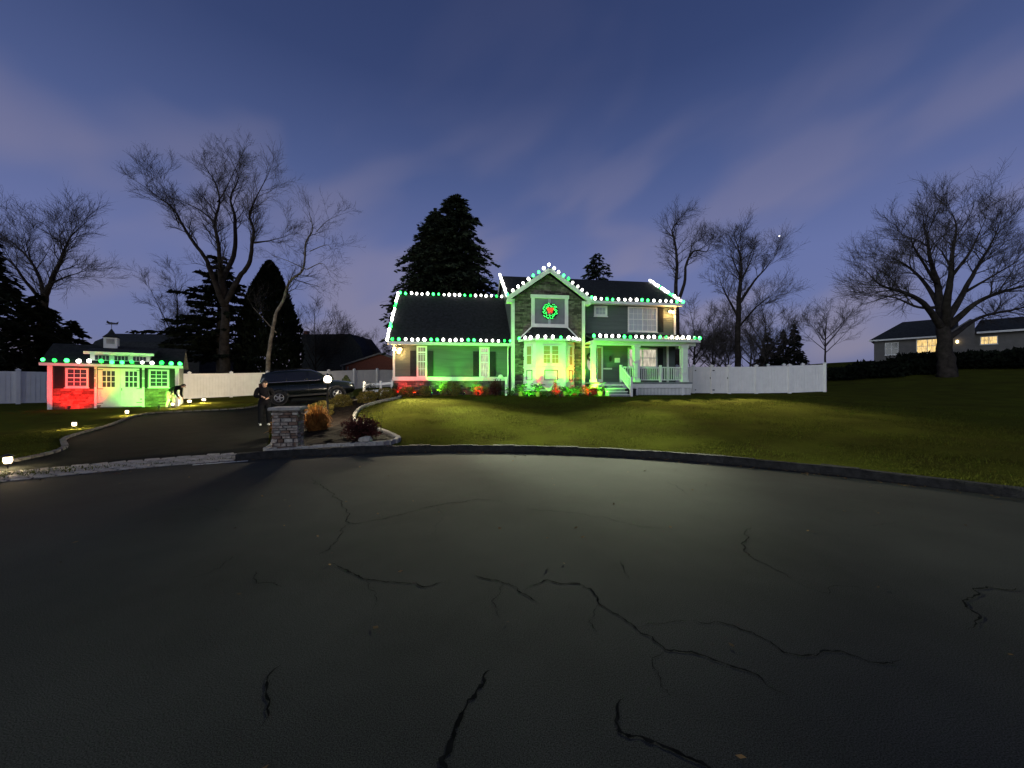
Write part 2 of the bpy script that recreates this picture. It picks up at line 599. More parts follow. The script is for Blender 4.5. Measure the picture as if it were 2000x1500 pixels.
# planting bed and driveway outlines
DRIVE_L = smooth_line([(-9.95, 6.6), (-10.1, 7.6), (-10.9, 9.2), gnd(130, 857), gnd(210, 833), gnd(297, 808), (-13.6, 19.6), (-15.2, 23.2), (-15.5, 27.0)], 5)
DRIVE_R = smooth_line([(-5.75, 8.55), (-6.2, 9.6), (-7.3, 11.4), (-8.6, 13.6), (-9.1, 16.4), (-8.9, 19.4), (-7.7, 21.2), (-7.15, 23.0), (-7.3, 27.0)], 5)
DRIVE = DRIVE_L + DRIVE_R[::-1]
BED = smooth_line([(-5.55, 8.75), (-4.5, 9.2), (-3.35, 9.45), (-3.0, 9.95), (-3.5, 10.8), (-4.9, 12.6), (-6.0, 14.4), (-6.7, 17.2), (-5.9, 19.6), (-6.4, 21.0), (-7.6, 21.0), (-8.7, 19.3), (-8.95, 16.4), (-8.45, 13.7), (-7.15, 11.5), (-6.05, 9.6)], 6, True)

# the ground: rings round the turning circle out to the horizon
rr = list(np.arange(RR + 0.10, RR + 34, 0.4))
while rr[-1] < 900:
    rr.append(rr[-1] * 1.13)
rr = np.array(rr)
NA = 520
aa = np.arange(NA) * 2 * math.pi / NA
GX = RC[0] + rr[:, None] * np.cos(aa)[None]
GY = RC[1] + rr[:, None] * np.sin(aa)[None]
GZ = hh(GX.ravel(), GY.ravel()).reshape(GX.shape)
GZ = GZ + 0.018 * np.sin(GX * 2.1 + np.sin(GY * 1.7)) * np.sin(GY * 1.9 + GX * .7)
GZ[in_poly(GX, GY, DRIVE)] -= 0.12
GZ[in_poly(GX, GY, BED)] -= 0.05
_ga = np.arctan2(GY - RC[1], GX - RC[0])
_gr = np.hypot(GX - RC[0], GY - RC[1])
GZ[(_gr < RR + 1.0) & (_ga > R(117.2)) & (_ga < R(146.5))] = -0.08
idx = np.arange(len(rr) * NA).reshape(len(rr), NA)
a_, b_, c_, d_ = idx[:-1], np.roll(idx[:-1], -1, 1), np.roll(idx[1:], -1, 1), idx[1:]
tri = np.concatenate([np.stack([a_, d_, c_], -1).reshape(-1, 3), np.stack([a_, c_, b_], -1).reshape(-1, 3)])
ground = big_mesh('ground', np.stack([GX, GY, GZ], -1).reshape(-1, 3), tri, 'grass_ground')
ground.data.polygons.foreach_set('use_smooth', [True] * len(ground.data.polygons))
tag(ground, 'grassy ground rising gently from the turning circle to the houses', kind='structure')

# road
m = MB()
n = 160
m.add([(RC[0] + (RR + .12) * math.cos(2 * math.pi * i / n), RC[1] + (RR + .12) * math.sin(2 * math.pi * i / n), 0) for i in range(n)], [list(range(n))])
m.box(-5.5, 3.5, -90, -11.5, -.3, -.006)
road = m.build('road', 'asphalt')
tag(road, 'worn grey asphalt turning circle with cracks', kind='structure')


def ribbon(line, w, z, taper=True, jit=0.4):
    mm = MB()
    pts = [Vector((*p, 0)) for p in line]
    vs, fs = [], []
    for i, p in enumerate(pts):
        d = (pts[min(i + 1, len(pts) - 1)] - pts[max(0, i - 1)]).normalized()
        s = Vector((-d.y, d.x, 0))
        t = i / (len(pts) - 1)
        ww = w * (random.uniform(1 - jit, 1 + jit)) * (min(1, 6 * t + .15, 6 * (1 - t) + .15) if taper else 1) / 2
        vs += [tuple(p + s * ww + Vector((0, 0, z))), tuple(p - s * ww + Vector((0, 0, z)))]
    for i in range(len(pts) - 1):
        fs.append((2 * i, 2 * i + 1, 2 * i + 3, 2 * i + 2))
    return mm.add(vs, fs)


CRACKS = [
    ([(600, 930), (640, 958), (660, 975), (680, 1002), (683, 1022), (760, 1010), (840, 990), (900, 982), (935, 975), (1010, 990)], .022),
    ([(683, 1022), (668, 1042), (655, 1060), (615, 1085)], .016), ([(648, 1100), (690, 1120), (740, 1135), (800, 1140), (880, 1138)], .026),
    ([(918, 1122), (985, 1140), (1020, 1160), (1050, 1180)], .024), ([(1025, 1155), (1070, 1133), (1125, 1140), (1170, 1180), (1240, 1225), (1300, 1270), (1370, 1280), (1470, 1315), (1540, 1360)], .028),
    ([(1465, 1030), (1450, 1060), (1470, 1090), (1490, 1100), (1530, 1120), (1548, 1135)], .02), ([(1350, 1212), (1420, 1220), (1470, 1235), (1530, 1275), (1640, 1272), (1760, 1290)], .022),
    ([(955, 1310), (930, 1350), (905, 1390), (880, 1450), (868, 1520)], .055), ([(1218, 1365), (1210, 1430), (1280, 1450), (1340, 1480), (1420, 1530)], .040),
    ([(1890, 1230), (1885, 1180), (1900, 1150), (1990, 1150)], .03), ([(500, 1115), (500, 1140), (560, 1145)], .014), ([(1010, 990), (1100, 1000), (1180, 1010), (1260, 1030), (1320, 1028)], .012),
    ([(1215, 1095), (1218, 1112), (1230, 1132)], .014), ([(1300, 940), (1340, 965)], .012), ([(370, 1130), (430, 1110), (455, 1085)], .012), ([(550, 1300), (520, 1360), (510, 1420)], .03)]
CRACKS += [([(720, 1128), (735, 1160), (728, 1190)], .008), ([(1170, 1180), (1150, 1215), (1165, 1240)], .009), ([(1240, 1225), (1300, 1218), (1345, 1214)], .008), ([(840, 990), (850, 1030), (838, 1060)], .007), ([(985, 1140), (960, 1175), (975, 1210)], .008),
           ([(1300, 1270), (1285, 1320), (1310, 1360)], .009), ([(300, 1000), (380, 990), (470, 1000), (560, 985)], .010), ([(1548, 1135), (1620, 1160), (1700, 1155)], .009), ([(1600, 1010), (1680, 1030), (1760, 1020)], .008)]
for i, (pl, w) in enumerate(CRACKS):
    fine = [road_pt(*q) for q in pl]
    seg_ = 1.0
    while seg_ > .03:
        nxt = []
        for j in range(len(fine) - 1):
            p, q = fine[j], fine[j + 1]
            L_ = math.dist(p, q)
            nxt.append(p)
            if L_ > .035:
                k = random.gauss(0, .11) * L_
                nxt.append(((p[0] + q[0]) / 2 - (q[1] - p[1]) / L_ * k, (p[1] + q[1]) / 2 + (q[0] - p[0]) / L_ * k))
        nxt.append(fine[-1])
        fine = nxt
        seg_ /= 2
    ribbon(fine, w * (.36 if w > .039 else .36), 0.004, True, 0.7).build('crack', 'tar', road)
a0, a1 = math.atan2(8.33 - RC[1], -6.87 - RC[0]), math.atan2(8.71 - RC[1], -5.95 - RC[0])
ribbon([(RC[0] + (RR - .16) * math.cos(a), RC[1] + (RR - .16) * math.sin(a)) for a in np.linspace(a0, a1, 6)], .07, 0.005, False, 0.05).build('painted_line', 'white_paint', road)

# driveway: a strip between its two edges
m = MB()
NL = 60


def resample(line, n):
    d = [0]
    for i in range(len(line) - 1):
        d.append(d[-1] + math.dist(line[i], line[i + 1]))
    res = []
    for k in range(n):
        t = d[-1] * k / (n - 1)
        i = min(max(np.searchsorted(d, t) - 1, 0), len(line) - 2)
        u = (t - d[i]) / max(1e-9, d[i + 1] - d[i])
        res.append(tuple(line[i][a] + (line[i + 1][a] - line[i][a]) * u for a in range(len(line[i]))))
    return res


dl, dr = resample(DRIVE_L, NL), resample(DRIVE_R, NL)
NW = 14
vs = []
for i in range(NL):
    for j in range(NW):
        t = j / (NW - 1)
        x, y = dl[i][0] + (dr[i][0] - dl[i][0]) * t, dl[i][1] + (dr[i][1] - dl[i][1]) * t
        rad = math.hypot(x - RC[0], y - RC[1])
        vs.append((x, y, h(x, y) + 0.012 if rad > RR + .92 else -0.06))
fs = [(i * NW + j, i * NW + j + 1, (i + 1) * NW + j + 1, (i + 1) * NW + j) for i in range(NL - 1) for j in range(NW - 1)]
drv = m.add(vs, fs).build('driveway', 'asphalt_new', smooth=True)
tag(drv, 'dark asphalt driveway curving up past the shed to the garage', kind='structure')


def stone_mesh(l, w, t, k, mname, j=0.06):
    mm = MB()
    b = 0.12 * min(l, w, t)
    vs = []
    for z, ins in ((-t / 2, 0), (t / 2 - b, 0), (t / 2, b)):
        for sx, sy in ((-1, -1), (1, -1), (1, 1), (-1, 1)):
            vs.append((sx * (l / 2 - ins) + random.uniform(-j, j) * l * .5, sy * (w / 2 - ins) + random.uniform(-j, j) * w, z + random.uniform(-j, j) * t))
    fs = [(8, 9, 10, 11)]
    for r_ in range(2):
        for q in range(4):
            fs.append((r_ * 4 + q, r_ * 4 + (q + 1) % 4, r_ * 4 + 4 + (q + 1) % 4, r_ * 4 + 4 + q))
    return mm.add(vs, fs).mesh('stone%d' % k, mname)


def lay(name, me, parent, loc, rz, tilt=0.0):
    o = bpy.data.objects.new(name, me)
    C.objects.link(o)
    o.parent = parent
    o.location = loc
    o.rotation_euler = (random.uniform(-tilt, tilt), random.uniform(-tilt, tilt), rz)
    return o


# cobbled apron between road and driveway
apron = ribbon([(RC[0] + (RR + .42) * math.cos(a), RC[1] + (RR + .42) * math.sin(a)) for a in np.linspace(R(117.5), R(146), 40)], .98, 0.006, False, 0.0).build('driveway_apron', 'mortar')
tag(apron, 'pale cobbled apron across the mouth of the driveway', kind='structure')
cob = [stone_mesh(.235, .128, .12, i, 'granite', .05) for i in range(5)]
for row in range(6):
    r_ = RR + .05 + row * .148
    a = R(117.8) + (row % 2) * .010
    while a < R(146):
        lay('cobble', random.choice(cob), apron, (RC[0] + r_ * math.cos(a), RC[1] + r_ * math.sin(a), -.040 + row * .008 + random.uniform(-.008, .008)), a + math.pi / 2, .05)
        a += .258 / r_
# pale edging blocks along the shed side of the driveway
mat('edge_stone', (0.17, 0.16, 0.145), 0.9, 0.25, 8, 0.8, 45, 0.2)
dst = [stone_mesh(.29, .11, .12, i, 'edge_stone', .04) for i in range(4)]
dle = resample(DRIVE_L[6:], 68)
for i in range(len(dle) - 1):
    x, y = dle[i]
    lay('edging_block', dst[i % 4], drv, (x, y, h(x, y) + .005), math.atan2(dle[i + 1][1] - y, dle[i + 1][0] - x), .02)
# kerb of long granite stones
kerb = ribbon([(RC[0] + (RR + .10) * math.cos(a), RC[1] + (RR + .10) * math.sin(a)) for a in np.linspace(R(-30), R(117), 120)], .12, 0.05, False, 0).build('kerb', 'tar')
tag(kerb, 'dark granite kerb round the turning circle', kind='structure')
kst = [stone_mesh(.56, .17, .26, i, 'kerb_granite', .035) for i in range(5)]
a = R(-30)
while a < R(117):
    lay('kerb_stone', random.choice(kst), kerb, (RC[0] + (RR + .10) * math.cos(a), RC[1] + (RR + .10) * math.sin(a), .015 + random.uniform(-.008, .008)), a + math.pi / 2, .015)
    a += .515 / RR
a = R(147)
while a < R(185):
    lay('kerb_stone', random.choice(kst), kerb, (RC[0] + (RR + .10) * math.cos(a), RC[1] + (RR + .10) * math.sin(a), .01), a + math.pi / 2, .015)
    a += .515 / RR

# planting bed with mulch and a block edging
m = MB()
xs = np.arange(-9.4, -2.6, .12)
ys = np.arange(8.4, 21.4, .12)
keep = {}
XX, YY = np.meshgrid(xs, ys)
XX, YY = XX + rng.uniform(-.045, .045, XX.shape), YY + rng.uniform(-.045, .045, YY.shape)
inside = in_poly(XX, YY, BED)
ZZ = hh(XX.ravel(), YY.ravel()).reshape(XX.shape) + .05 + rng.normal(0, .018, XX.shape)
for i in range(len(ys) - 1):
    for j in range(len(xs) - 1):
        if inside[i, j] and inside[i + 1, j] and inside[i, j + 1] and inside[i + 1, j + 1]:
            q = []
            for (a1, b1) in ((i, j), (i, j + 1), (i + 1, j + 1), (i + 1, j)):
                if (a1, b1) not in keep:
                    keep[(a1, b1)] = len(m.v)
                    m.v.append((XX[a1, b1], YY[a1, b1], ZZ[a1, b1]))
                q.append(keep[(a1, b1)])
            m.f.append(q)
            m.mi.append(0)
bed = m.build('mulch_bed', 'mulch')
tag(bed, 'dark mulched planting bed behind the brick pillar, edged with pale blocks', kind='structure')
est = [stone_mesh(.24, .12, .14, i, 'pale_granite', .05) for i in range(4)]
edge_line = resample(BED + [BED[0]], 190)
for i, (x, y) in enumerate(edge_line[:-1]):
    if y > 14.5 and x > -7.4 and i % 1 == 0 and y > 20.8:
        continue
    x2, y2 = edge_line[i + 1]
    lay('edging_block', est[i % 4], bed, (x, y, h(x, y) + .04 + random.uniform(-.008, .008)), math.atan2(y2 - y, x2 - x), .03)

# lawn grass: short blades where the lawn is near and lit
ng = 300000
gx = rng.uniform(-15.5, 17.0, ng)
gy = 3.0 + (24.0 - 3.0) * rng.uniform(0, 1, ng) ** 1.15
rad = np.hypot(gx - RC[0], gy - RC[1])
ok = (rad > RR + .2) & ~in_poly(gx, gy, DRIVE) & ~in_poly(gx, gy, BED)
HO, HA = Vector((-6.74, 21.5, 1.1)), R(8.0)
lx = (gx - HO.x) * math.cos(HA) + (gy - HO.y) * math.sin(HA)
ly = -(gx - HO.x) * math.sin(HA) + (gy - HO.y) * math.cos(HA)
ok &= ~((lx > -.3) & (lx < 17.6) & (ly > -1.6))
gx, gy = gx[ok], gy[ok]
gz = hh(gx, gy) - .01
n = len(gx)
ang = rng.uniform(0, 2 * math.pi, n)
# taller in uneven patches
patch = 0.5 + 0.5 * np.sin(gx * 1.3 + 2 * np.sin(gy * .9)) * np.sin(gy * 1.7 + 1.5 * np.sin(gx * .6))
hgt = rng.uniform(.025, .060, n) * (.6 + .8 * patch)
wid = rng.uniform(.006, .012, n)
lean = rng.normal(0, .03, (n, 2))
vv = np.zeros((n, 3, 3))
vv[:, 0] = np.stack([gx - np.cos(ang) * wid, gy - np.sin(ang) * wid, gz], -1)
vv[:, 1] = np.stack([gx + np.cos(ang) * wid, gy + np.sin(ang) * wid, gz], -1)
vv[:, 2] = np.stack([gx + lean[:, 0], gy + lean[:, 1], gz + hgt], -1)
grass = big_mesh('lawn_grass', vv.reshape(-1, 3), np.arange(n * 3).reshape(-1, 3), 'grass_blade')
tag(grass, 'short mown grass covering the front lawn', 'grass', kind='stuff')

# fallen leaves and grit gathered along the kerb, a few out on the road
nl_ = 1500
la = rng.uniform(R(-10), R(165), nl_)
lr = RR - np.abs(rng.normal(0, .16, nl_)) - .03
far_ = rng.uniform(0, 1, nl_) < .14
lr[far_] = RR * np.sqrt(rng.uniform(.02, .95, far_.sum()))
lc = np.stack([RC[0] + lr * np.cos(la), RC[1] + lr * np.sin(la), np.full(nl_, .012)], -1)
ld = rng.uniform(0, 6.283, nl_)
lsz = rng.uniform(.010, .032, nl_)[:, None]
d1 = np.stack([np.cos(ld), np.sin(ld), rng.normal(0, .25, nl_)], -1) * lsz
d2 = np.stack([-np.sin(ld), np.cos(ld), rng.normal(0, .25, nl_)], -1) * lsz * .55
lv = np.stack([lc - d1, lc + d2, lc + d1, lc - d2], 1).reshape(-1, 3)
li = np.arange(nl_)[:, None] * 4
mat('dead_leaf', (0.12, 0.075, 0.035), 0.9, 0.3, 3, 0, 1, 0.1, island=0.6)
lit_ = big_mesh('leaf_litter', lv, np.concatenate([li + np.array([[0, 1, 2]]), li + np.array([[0, 2, 3]])]), 'dead_leaf')
tag(lit_, 'small fallen leaves and grit along the kerb', 'leaves', kind='stuff')

# ------------------------------------------------------------------ vinyl fences


def fence(name, label, pts, height, skip=(), gate=(), capw=.15):
    """pts: post positions in order; z follows the ground"""
    x0, y0 = pts[0]
    root = empty(name, (x0, y0, h(x0, y0)))
    base = Vector((x0, y0, h(x0, y0)))
    post = MB().box(-.085, .085, -.085, .085, -.3, height + .06).mesh('post', 'white_vinyl')
    cap = MB().lathe([(.15, 0), (.15, .035), (.02, .11)], 4).mesh('cap', 'white_vinyl')
    for i, (x, y) in enumerate(pts):
        d = (pts[min(i + 1, len(pts) - 1)][0] - pts[max(i - 1, 0)][0], pts[min(i + 1, len(pts) - 1)][1] - pts[max(i - 1, 0)][1])
        rz = math.atan2(d[1], d[0])
        o = link('post', post, root, Vector((x, y, h(x, y))) - base)
        o.rotation_euler = (0, 0, rz)
        c = link('cap', cap, o, (0, 0, height + .06))
        c.rotation_euler = (0, 0, R(45))
    for i in range(len(pts) - 1):
        if i in skip:
            continue
        p = Vector((*pts[i], h(*pts[i]))) - base
        q = Vector((*pts[i + 1], h(*pts[i + 1]))) - base
        d = (q - p)
        ln = d.length
        dn = d.normalized()
        nr = Vector((-dn.y, dn.x, 0)).normalized()
        # panel: boards with shallow grooves between them, one folded sheet
        mm = MB()
        nb = max(4, int(ln / .18))
        prof = []
        for b in range(nb):
            for t, off in ((.04, 0), (.96, 0), (.975, .022), (1.025, .022)):
                prof.append(((b + t) / nb * (ln - .14) + .07, off))
        prof = [(s, o_) for s, o_ in prof if s < ln - .06]
        vs, fs = [], []
        for s, o_ in prof:
            for zz, sg in ((.07, 1), (height - .06, 1), (height - .06, -1), (.07, -1)):
                pp = p + dn * s + nr * (-.02 + o_ if sg > 0 else .02)
                vs.append((pp.x, pp.y, pp.z + zz))
        for b in range(len(prof) - 1):
            for c_i in range(4):
                c2 = (c_i + 1) % 4
                fs.append((b * 4 + c_i, (b + 1) * 4 + c_i, (b + 1) * 4 + c2, b * 4 + c2))
        mm.add(vs, fs)
        pan = mm.build('gate_leaf' if i in gate else 'panel', 'white_vinyl', root, fixn=True)
        for zz in (.10, height - .06):
            MB().bar(p + dn * .066 + Vector((0, 0, zz)), q - dn * .066 + Vector((0, 0, zz)), .056, .13).build('rail', 'white_vinyl', pan)
        if i in gate:
            for zz in (.25, height - .25):
                MB().bar(p + dn * .02 - nr * .075 + Vector((0, 0, zz)), p + dn * .16 - nr * .075 + Vector((0, 0, zz)), .02, .07).build('hinge', 'black_metal', pan)
            g = q - dn * .12 - nr * .06 + Vector((0, 0, height * .55))
            MB().bar(g, g + Vector((0, 0, .12)), .03, .03).build('latch', 'black_metal', pan)
    tag(root, label, 'fence')
    return root


FL = [(-22.65 + .623 * 2.44 * k, 26.6 + .782 * 2.44 * k) for k in range(-4, 10)]
fence('privacy_fence', 'long white vinyl fence running back from behind the shed past the car', FL, 1.78)
fr = [(at(p, 740, Y).x, Y) for p, Y in ((1322, 26.3), (1354, 26.1), (1390, 26.0), (1424, 25.9), (1477, 25.8), (1542, 25.6), (1611, 25.4))]
fr += [(fr[-1][0] + .35 * k, 25.4 + 2.4 * k) for k in (1, 2, 3)]
fence('privacy_fence', 'white vinyl fence with two gates beside the porch', fr, 1.83, gate=(1, 2))

# low rail fence at the corner of the house
rf = empty('rail_fence', (*at(711, 770, 23.6).xy, h(*at(711, 770, 23.6).xy)))
rp_ = [at(711, 760, 23.6), at(744, 760, 22.9), at(766, 760, 22.4)]
rp_ = [Vector((p.x, p.y, h(p.x, p.y))) - rf.location for p in rp_]
for p in rp_:
    o = MB().box(-.06, .06, -.06, .06, -.2, .92).build('post', 'white_vinyl', rf, loc=p)
    MB().lathe([(.10, 0), (.10, .025), (.02, .07)], 4).build('cap', 'white_vinyl', o, loc=(0, 0, .92))
for i in range(2):
    for zz in (.38, .78):
        MB().bar(rp_[i] + Vector((0, 0, zz)), rp_[i + 1] + Vector((0, 0, zz)), .045, .14).build('rail', 'white_vinyl', rf)
tag(rf, 'short white two rail fence at the garage corner of the house', 'fence')

# ------------------------------------------------------------------ the decorated house
house = empty('house', HO, HA)
tag(house, 'dark sided two storey house with stone gable and christmas bulbs', 'house')


def siding(name, x0, x1, z0, z1, y, holes=(), parent=None, matname='siding', step=.115):
    """lap siding: one folded sheet facing -y, cut round the openings (x0, x1, z0, z1)"""
    mm = MB()
    xs_ = sorted({x0, x1, *[a for hl in holes for a in hl[:2] if x0 < a < x1]})
    nrow = int(math.ceil((z1 - z0) / step))
    for xi in range(len(xs_) - 1):
        a, b = xs_[xi], xs_[xi + 1]
        cx = (a + b) / 2
        for r_ in range(nrow):
            za, zb = z0 + r_ * step, min(z1, z0 + (r_ + 1) * step)
            if zb - za < .01:
                continue
            segs = [(za, zb)]
            for hl in holes:
                if hl[0] < cx < hl[1]:
                    ns = []
                    for s0, s1 in segs:
                        if hl[2] >= s1 or hl[3] <= s0:
                            ns.append((s0, s1))
                        else:
                            if hl[2] > s0:
                                ns.append((s0, hl[2]))
                            if hl[3] < s1:
                                ns.append((hl[3], s1))
                    segs = ns
            for s0, s1 in segs:
                o0, o1 = .020 * (1 - (s0 - za) / step), .020 * (1 - (s1 - za) / step)
                mm.add([(a, y - o0, s0), (b, y - o0, s0), (b, y - o1, s1), (a, y - o1, s1), (a, y, s0), (b, y, s0)], [(0, 1, 2, 3), (4, 5, 1, 0)])
    o = mm.build(name, matname, parent)
    o['kind'] = 'stuff'
    return o


def ledge(name, poly, y, parent, matname='stone', hgt=.10, lmin=.16, lmax=.5, holes=(), depth=.05):
    """ledge stone veneer on a wall facing -y; poly: function z -> (x0, x1), z range"""
    fx, z0, z1 = poly
    mm = MB()
    z = z0
    while z < z1 - .02:
        hh_ = min(hgt * random.uniform(.7, 1.25), z1 - z)
        x0, x1 = fx(z + hh_)
        x = x0
        while x < x1 - .02:
            w = random.uniform(lmin, lmax)
            xe = min(x + w, x1)
            if x1 - xe < lmin * .5:
                xe = x1
            cx, cz = (x + xe) / 2, z + hh_ / 2
            if not any(hl[0] < cx < hl[1] and hl[2] < cz < hl[3] for hl in holes):
                dd = random.uniform(.3, 1) * depth
                mm.box(x + .006, xe - .006, y - dd, y + .02, z + .005, z + hh_ - .005)
            x = xe
        z += hh_
    o = mm.build(name, matname, parent)
    o['kind'] = 'stuff'
    return o


def window(parent, x0, x1, z0, z1, y, cols=1, rows=2, lites=(0, 0), fw=.09, glass='window_glass', drape=None, proud=.05, sill=True):
    """a window on a wall facing -y: frame part with sash bars, panes and curtain below it"""
    f = MB()
    f.box(x0, x0 + fw, y - proud, y + .02, z0, z1)
    f.box(x1 - fw, x1, y - proud, y + .02, z0, z1)
    f.box(x0 + fw, x1 - fw, y - proud, y + .02, z1 - fw, z1)
    f.box(x0 + fw, x1 - fw, y - proud, y + .02, z0, z0 + fw)
    o = f.build('window', 'white_paint', parent)
    if sill:
        MB().box(x0 - .03, x1 + .03, y - proud - .05, y - proud + .03, z0 - .05, z0 - .002).build('sill', 'white_paint', o)
    ix0, ix1, iz0, iz1 = x0 + fw, x1 - fw, z0 + fw, z1 - fw
    mu = .05
    cw = (ix1 - ix0 - mu * (cols - 1)) / cols
    for c in range(cols):
        a = ix0 + c * (cw + mu)
        b = a + cw
        if c:
            MB().box(a - mu, a, y - proud + .004, y + .02, iz0, iz1).build('mullion', 'white_paint', o)
        rw = (iz1 - iz0) / rows
        for r_ in range(rows):
            za, zb = iz0 + r_ * rw, iz0 + (r_ + 1) * rw
            yy = y - .012 + (0 if r_ else -.012)
            MB().box(a, b, yy, yy + .012, za, zb).build('pane', glass, o)
            sb = MB()
            if r_:
                sb.box(a, b, y - .045, yy - .001, za - .022, za + .022)
            if lites[0] > 1:
                for k in range(1, lites[0]):
                    xm = a + (b - a) * k / lites[0]
                    sb.box(xm - .010, xm + .010, yy - .012, yy - .001, za + .022, zb)
            if lites[1] > 1:
                for k in range(1, lites[1]):
                    zm = za + (zb - za) * k / lites[1]
                    sb.box(a, b, yy - .010, yy - .002, zm - .010, zm + .010)
            if sb.v:
                s_ = sb.build('sash_bars', 'white_paint', o)
                s_['kind'] = 'stuff'
    return o


def lit_window(*a, **k):
    return window(*a, **k)


def shutter(parent, x0, x1, z0, z1, y):
    m_ = MB()
    m_.box(x0, x1, y - .035, y, z0, z1)
    zm = (z0 + z1) / 2
    for za, zb in ((z0 + .08, zm - .05), (zm + .05, z1 - .08)):
        k = za
        while k < zb - .03:
            m_.box(x0 + .05, x1 - .05, y - .05, y - .036, k, k + .03)
            k += .055
    return m_.build('shutter', 'shutter', parent)


# --- low wing
WT = 3.0
wx1 = 6.72
win1 = (1.30, 1.88, 1.02, 2.83)
win2 = (4.87, 5.47, 1.02, 2.83)
siding('wing_siding', .10, wx1, 1.06, WT, 0, [win1, win2], house)
MB().box(.0, wx1, .022, 6.9, -.5, WT).build('wing_wall', 'siding', house)
ledge('wing_stone_base', (lambda z: (.02, wx1), -.15, .84), 0, house, 'stone')
MB().box(-.03, wx1 - .35, -.09, .021, .84, 1.06).build('water_table_band', 'white_paint', house)
MB().box(-.02, .10, -.035, .12, 1.06, WT).build('corner_board', 'white_paint', house)
# gable end of the wing facing the driveway
MB().add([(0, 0.02, WT), (0, 7.0, WT), (0, 3.5, 6.35)], [(0, 1, 2)]).build('wing_gable', 'siding', house)
MB().box(-.06, -.01, 1.0, 6.2, 0.0, 2.3).build('garage_door', 'white_paint', house)
SL = .914
ey, ez = -.36, 3.02
ry, rz_ = 3.5, 3.02 + SL * 3.86
ro = MB()
ro.slab([(-.2, ey, ez), (wx1 + .02, ey, ez), (wx1 + .02, ry, rz_), (-.2, ry, rz_)], .10)
ro.slab([(-.2, ry + .001, rz_), (wx1 + .02, ry + .001, rz_), (wx1 + .02, 7.36, ez), (-.2, 7.36, ez)], .10)
wr = ro.build('wing_roof', 'shingle', house)


def courses(parent, x0, x1, y0, z0, y1, z1, step=.14, x0b=None, x1b=None):
    """shingle courses laid as thin stepped strips on a roof slope"""
    ln = math.hypot(y1 - y0, z1 - z0)
    ny, nz_ = -(z1 - z0) / ln, (y1 - y0) / ln
    mm = MB()
    nn = int(ln / step)
    x0b = x0 if x0b is None else x0b
    x1b = x1 if x1b is None else x1b
    for i in range(nn):
        t0, t1 = i / nn, (i + 1) / nn
        a0, a1 = x0 + (x0b - x0) * t0, x1 + (x1b - x1) * t0
        b0, b1 = x0 + (x0b - x0) * t1, x1 + (x1b - x1) * t1
        k = 0.016
        A = (y0 + (y1 - y0) * t0 + ny * k, z0 + (z1 - z0) * t0 + nz_ * k)
        B = (y0 + (y1 - y0) * t1 + ny * .004, z0 + (z1 - z0) * t1 + nz_ * .004)
        A2 = (y0 + (y1 - y0) * t0 + ny * .002, z0 + (z1 - z0) * t0 + nz_ * .002)
        mm.add([(a0, *A), (a1, *A), (b1, *B), (b0, *B), (a0, *A2), (a1, *A2)], [(0, 1, 2, 3), (4, 5, 1, 0)])
    o = mm.build('shingle_courses', 'shingle', parent)
    o['kind'] = 'stuff'
    return o


courses(wr, -.2, wx1 + .02, ey, ez, ry, rz_)
MB().box(-.2, wx1 + .02, ey - .11, ey - .012, ez - .17, ez - .01).build('gutter', 'white_paint', house)
MB().box(-.18, wx1, ey - .01, -.021, ez - .14, ez - .105).build('soffit', 'white_paint', house)
rk = MB()
rk.bar((-.23, ey, ez - .10), (-.23, ry, rz_ - .10), .05, .2)
rk.bar((-.23, 7.36, ez - .10), (-.23, ry, rz_ - .10), .05, .2)
rk.build('rake_board', 'white_paint', house)
lit_window(house, *win1, 0, 1, 2, (3, 2), glass='glow_window')
lit_window(house, *win2, 0, 1, 2, (3, 2), glass='glow_window_white')
MB().box(win1[0] + .09, win1[1] - .09, -.055, -.026, 2.42, 2.50).build('transom_bar', 'white_paint', house)
MB().box(win2[0] + .09, win2[1] - .09, -.055, -.026, 2.42, 2.50).build('transom_bar', 'white_paint', house)
for w in (win1, win2):
    shutter(house, w[0] - .36, w[0] - .03, 1.10, 2.55, -.024)
    shutter(house, w[1] + .03, w[1] + .36, 1.10, 2.55, -.024)
MB().tube([(6.55, -.40, 2.9), (6.55, -.10, 2.7), (6.55, -.10, .25), (6.55, -.25, .12)], .045, 8).build('downspout', 'white_paint', house)

# --- main block
mx0, mx1, MT = 6.75, 17.2, 5.62
MEY, MEZ, MRY = -.36, 5.66, 3.9
MRZ = MEZ + .588 * (MRY - MEY)
sw = (11.86, 12.70, 4.80, 5.44)
dw = (14.04, 15.97, 3.90, 5.44)
pw = (14.04, 15.97, 1.66, 2.90)
door = (11.10, 12.02, .75, 2.86)
siding('main_siding', 11.0, mx1 - .10, .75, MT, 0, [sw, dw, pw, (11.0, 12.42, .75, 2.95)], house)
MB().box(mx0, mx1, .022, 7.9, -.5, MT).build('main_wall', 'siding', house)
MB().box(mx1 - .10, mx1 + .03, -.035, .12, 3.7, MT).build('corner_board', 'white_paint', house)
for gx_ in (mx0, mx1):
    MB().add([(gx_, .02, MT), (gx_, 7.9, MT), (gx_, MRY, MRZ - .12)], [(0, 1, 2)]).build('main_gable', 'siding', house)
mr_ = MB()
mr_.slab([(mx0 - .2, MEY, MEZ), (mx1 + .25, MEY, MEZ), (mx1 + .25, MRY, MRZ), (mx0 - .2, MRY, MRZ)], .12)
mr_.slab([(mx0 - .2, MRY + .001, MRZ), (mx1 + .25, MRY + .001, MRZ), (mx1 + .25, 8.16, MEZ), (mx0 - .2, 8.16, MEZ)], .12)
mroof = mr_.build('main_roof', 'shingle', house)
courses(mroof, mx0 - .2, mx1 + .25, MEY, MEZ, MRY, MRZ)
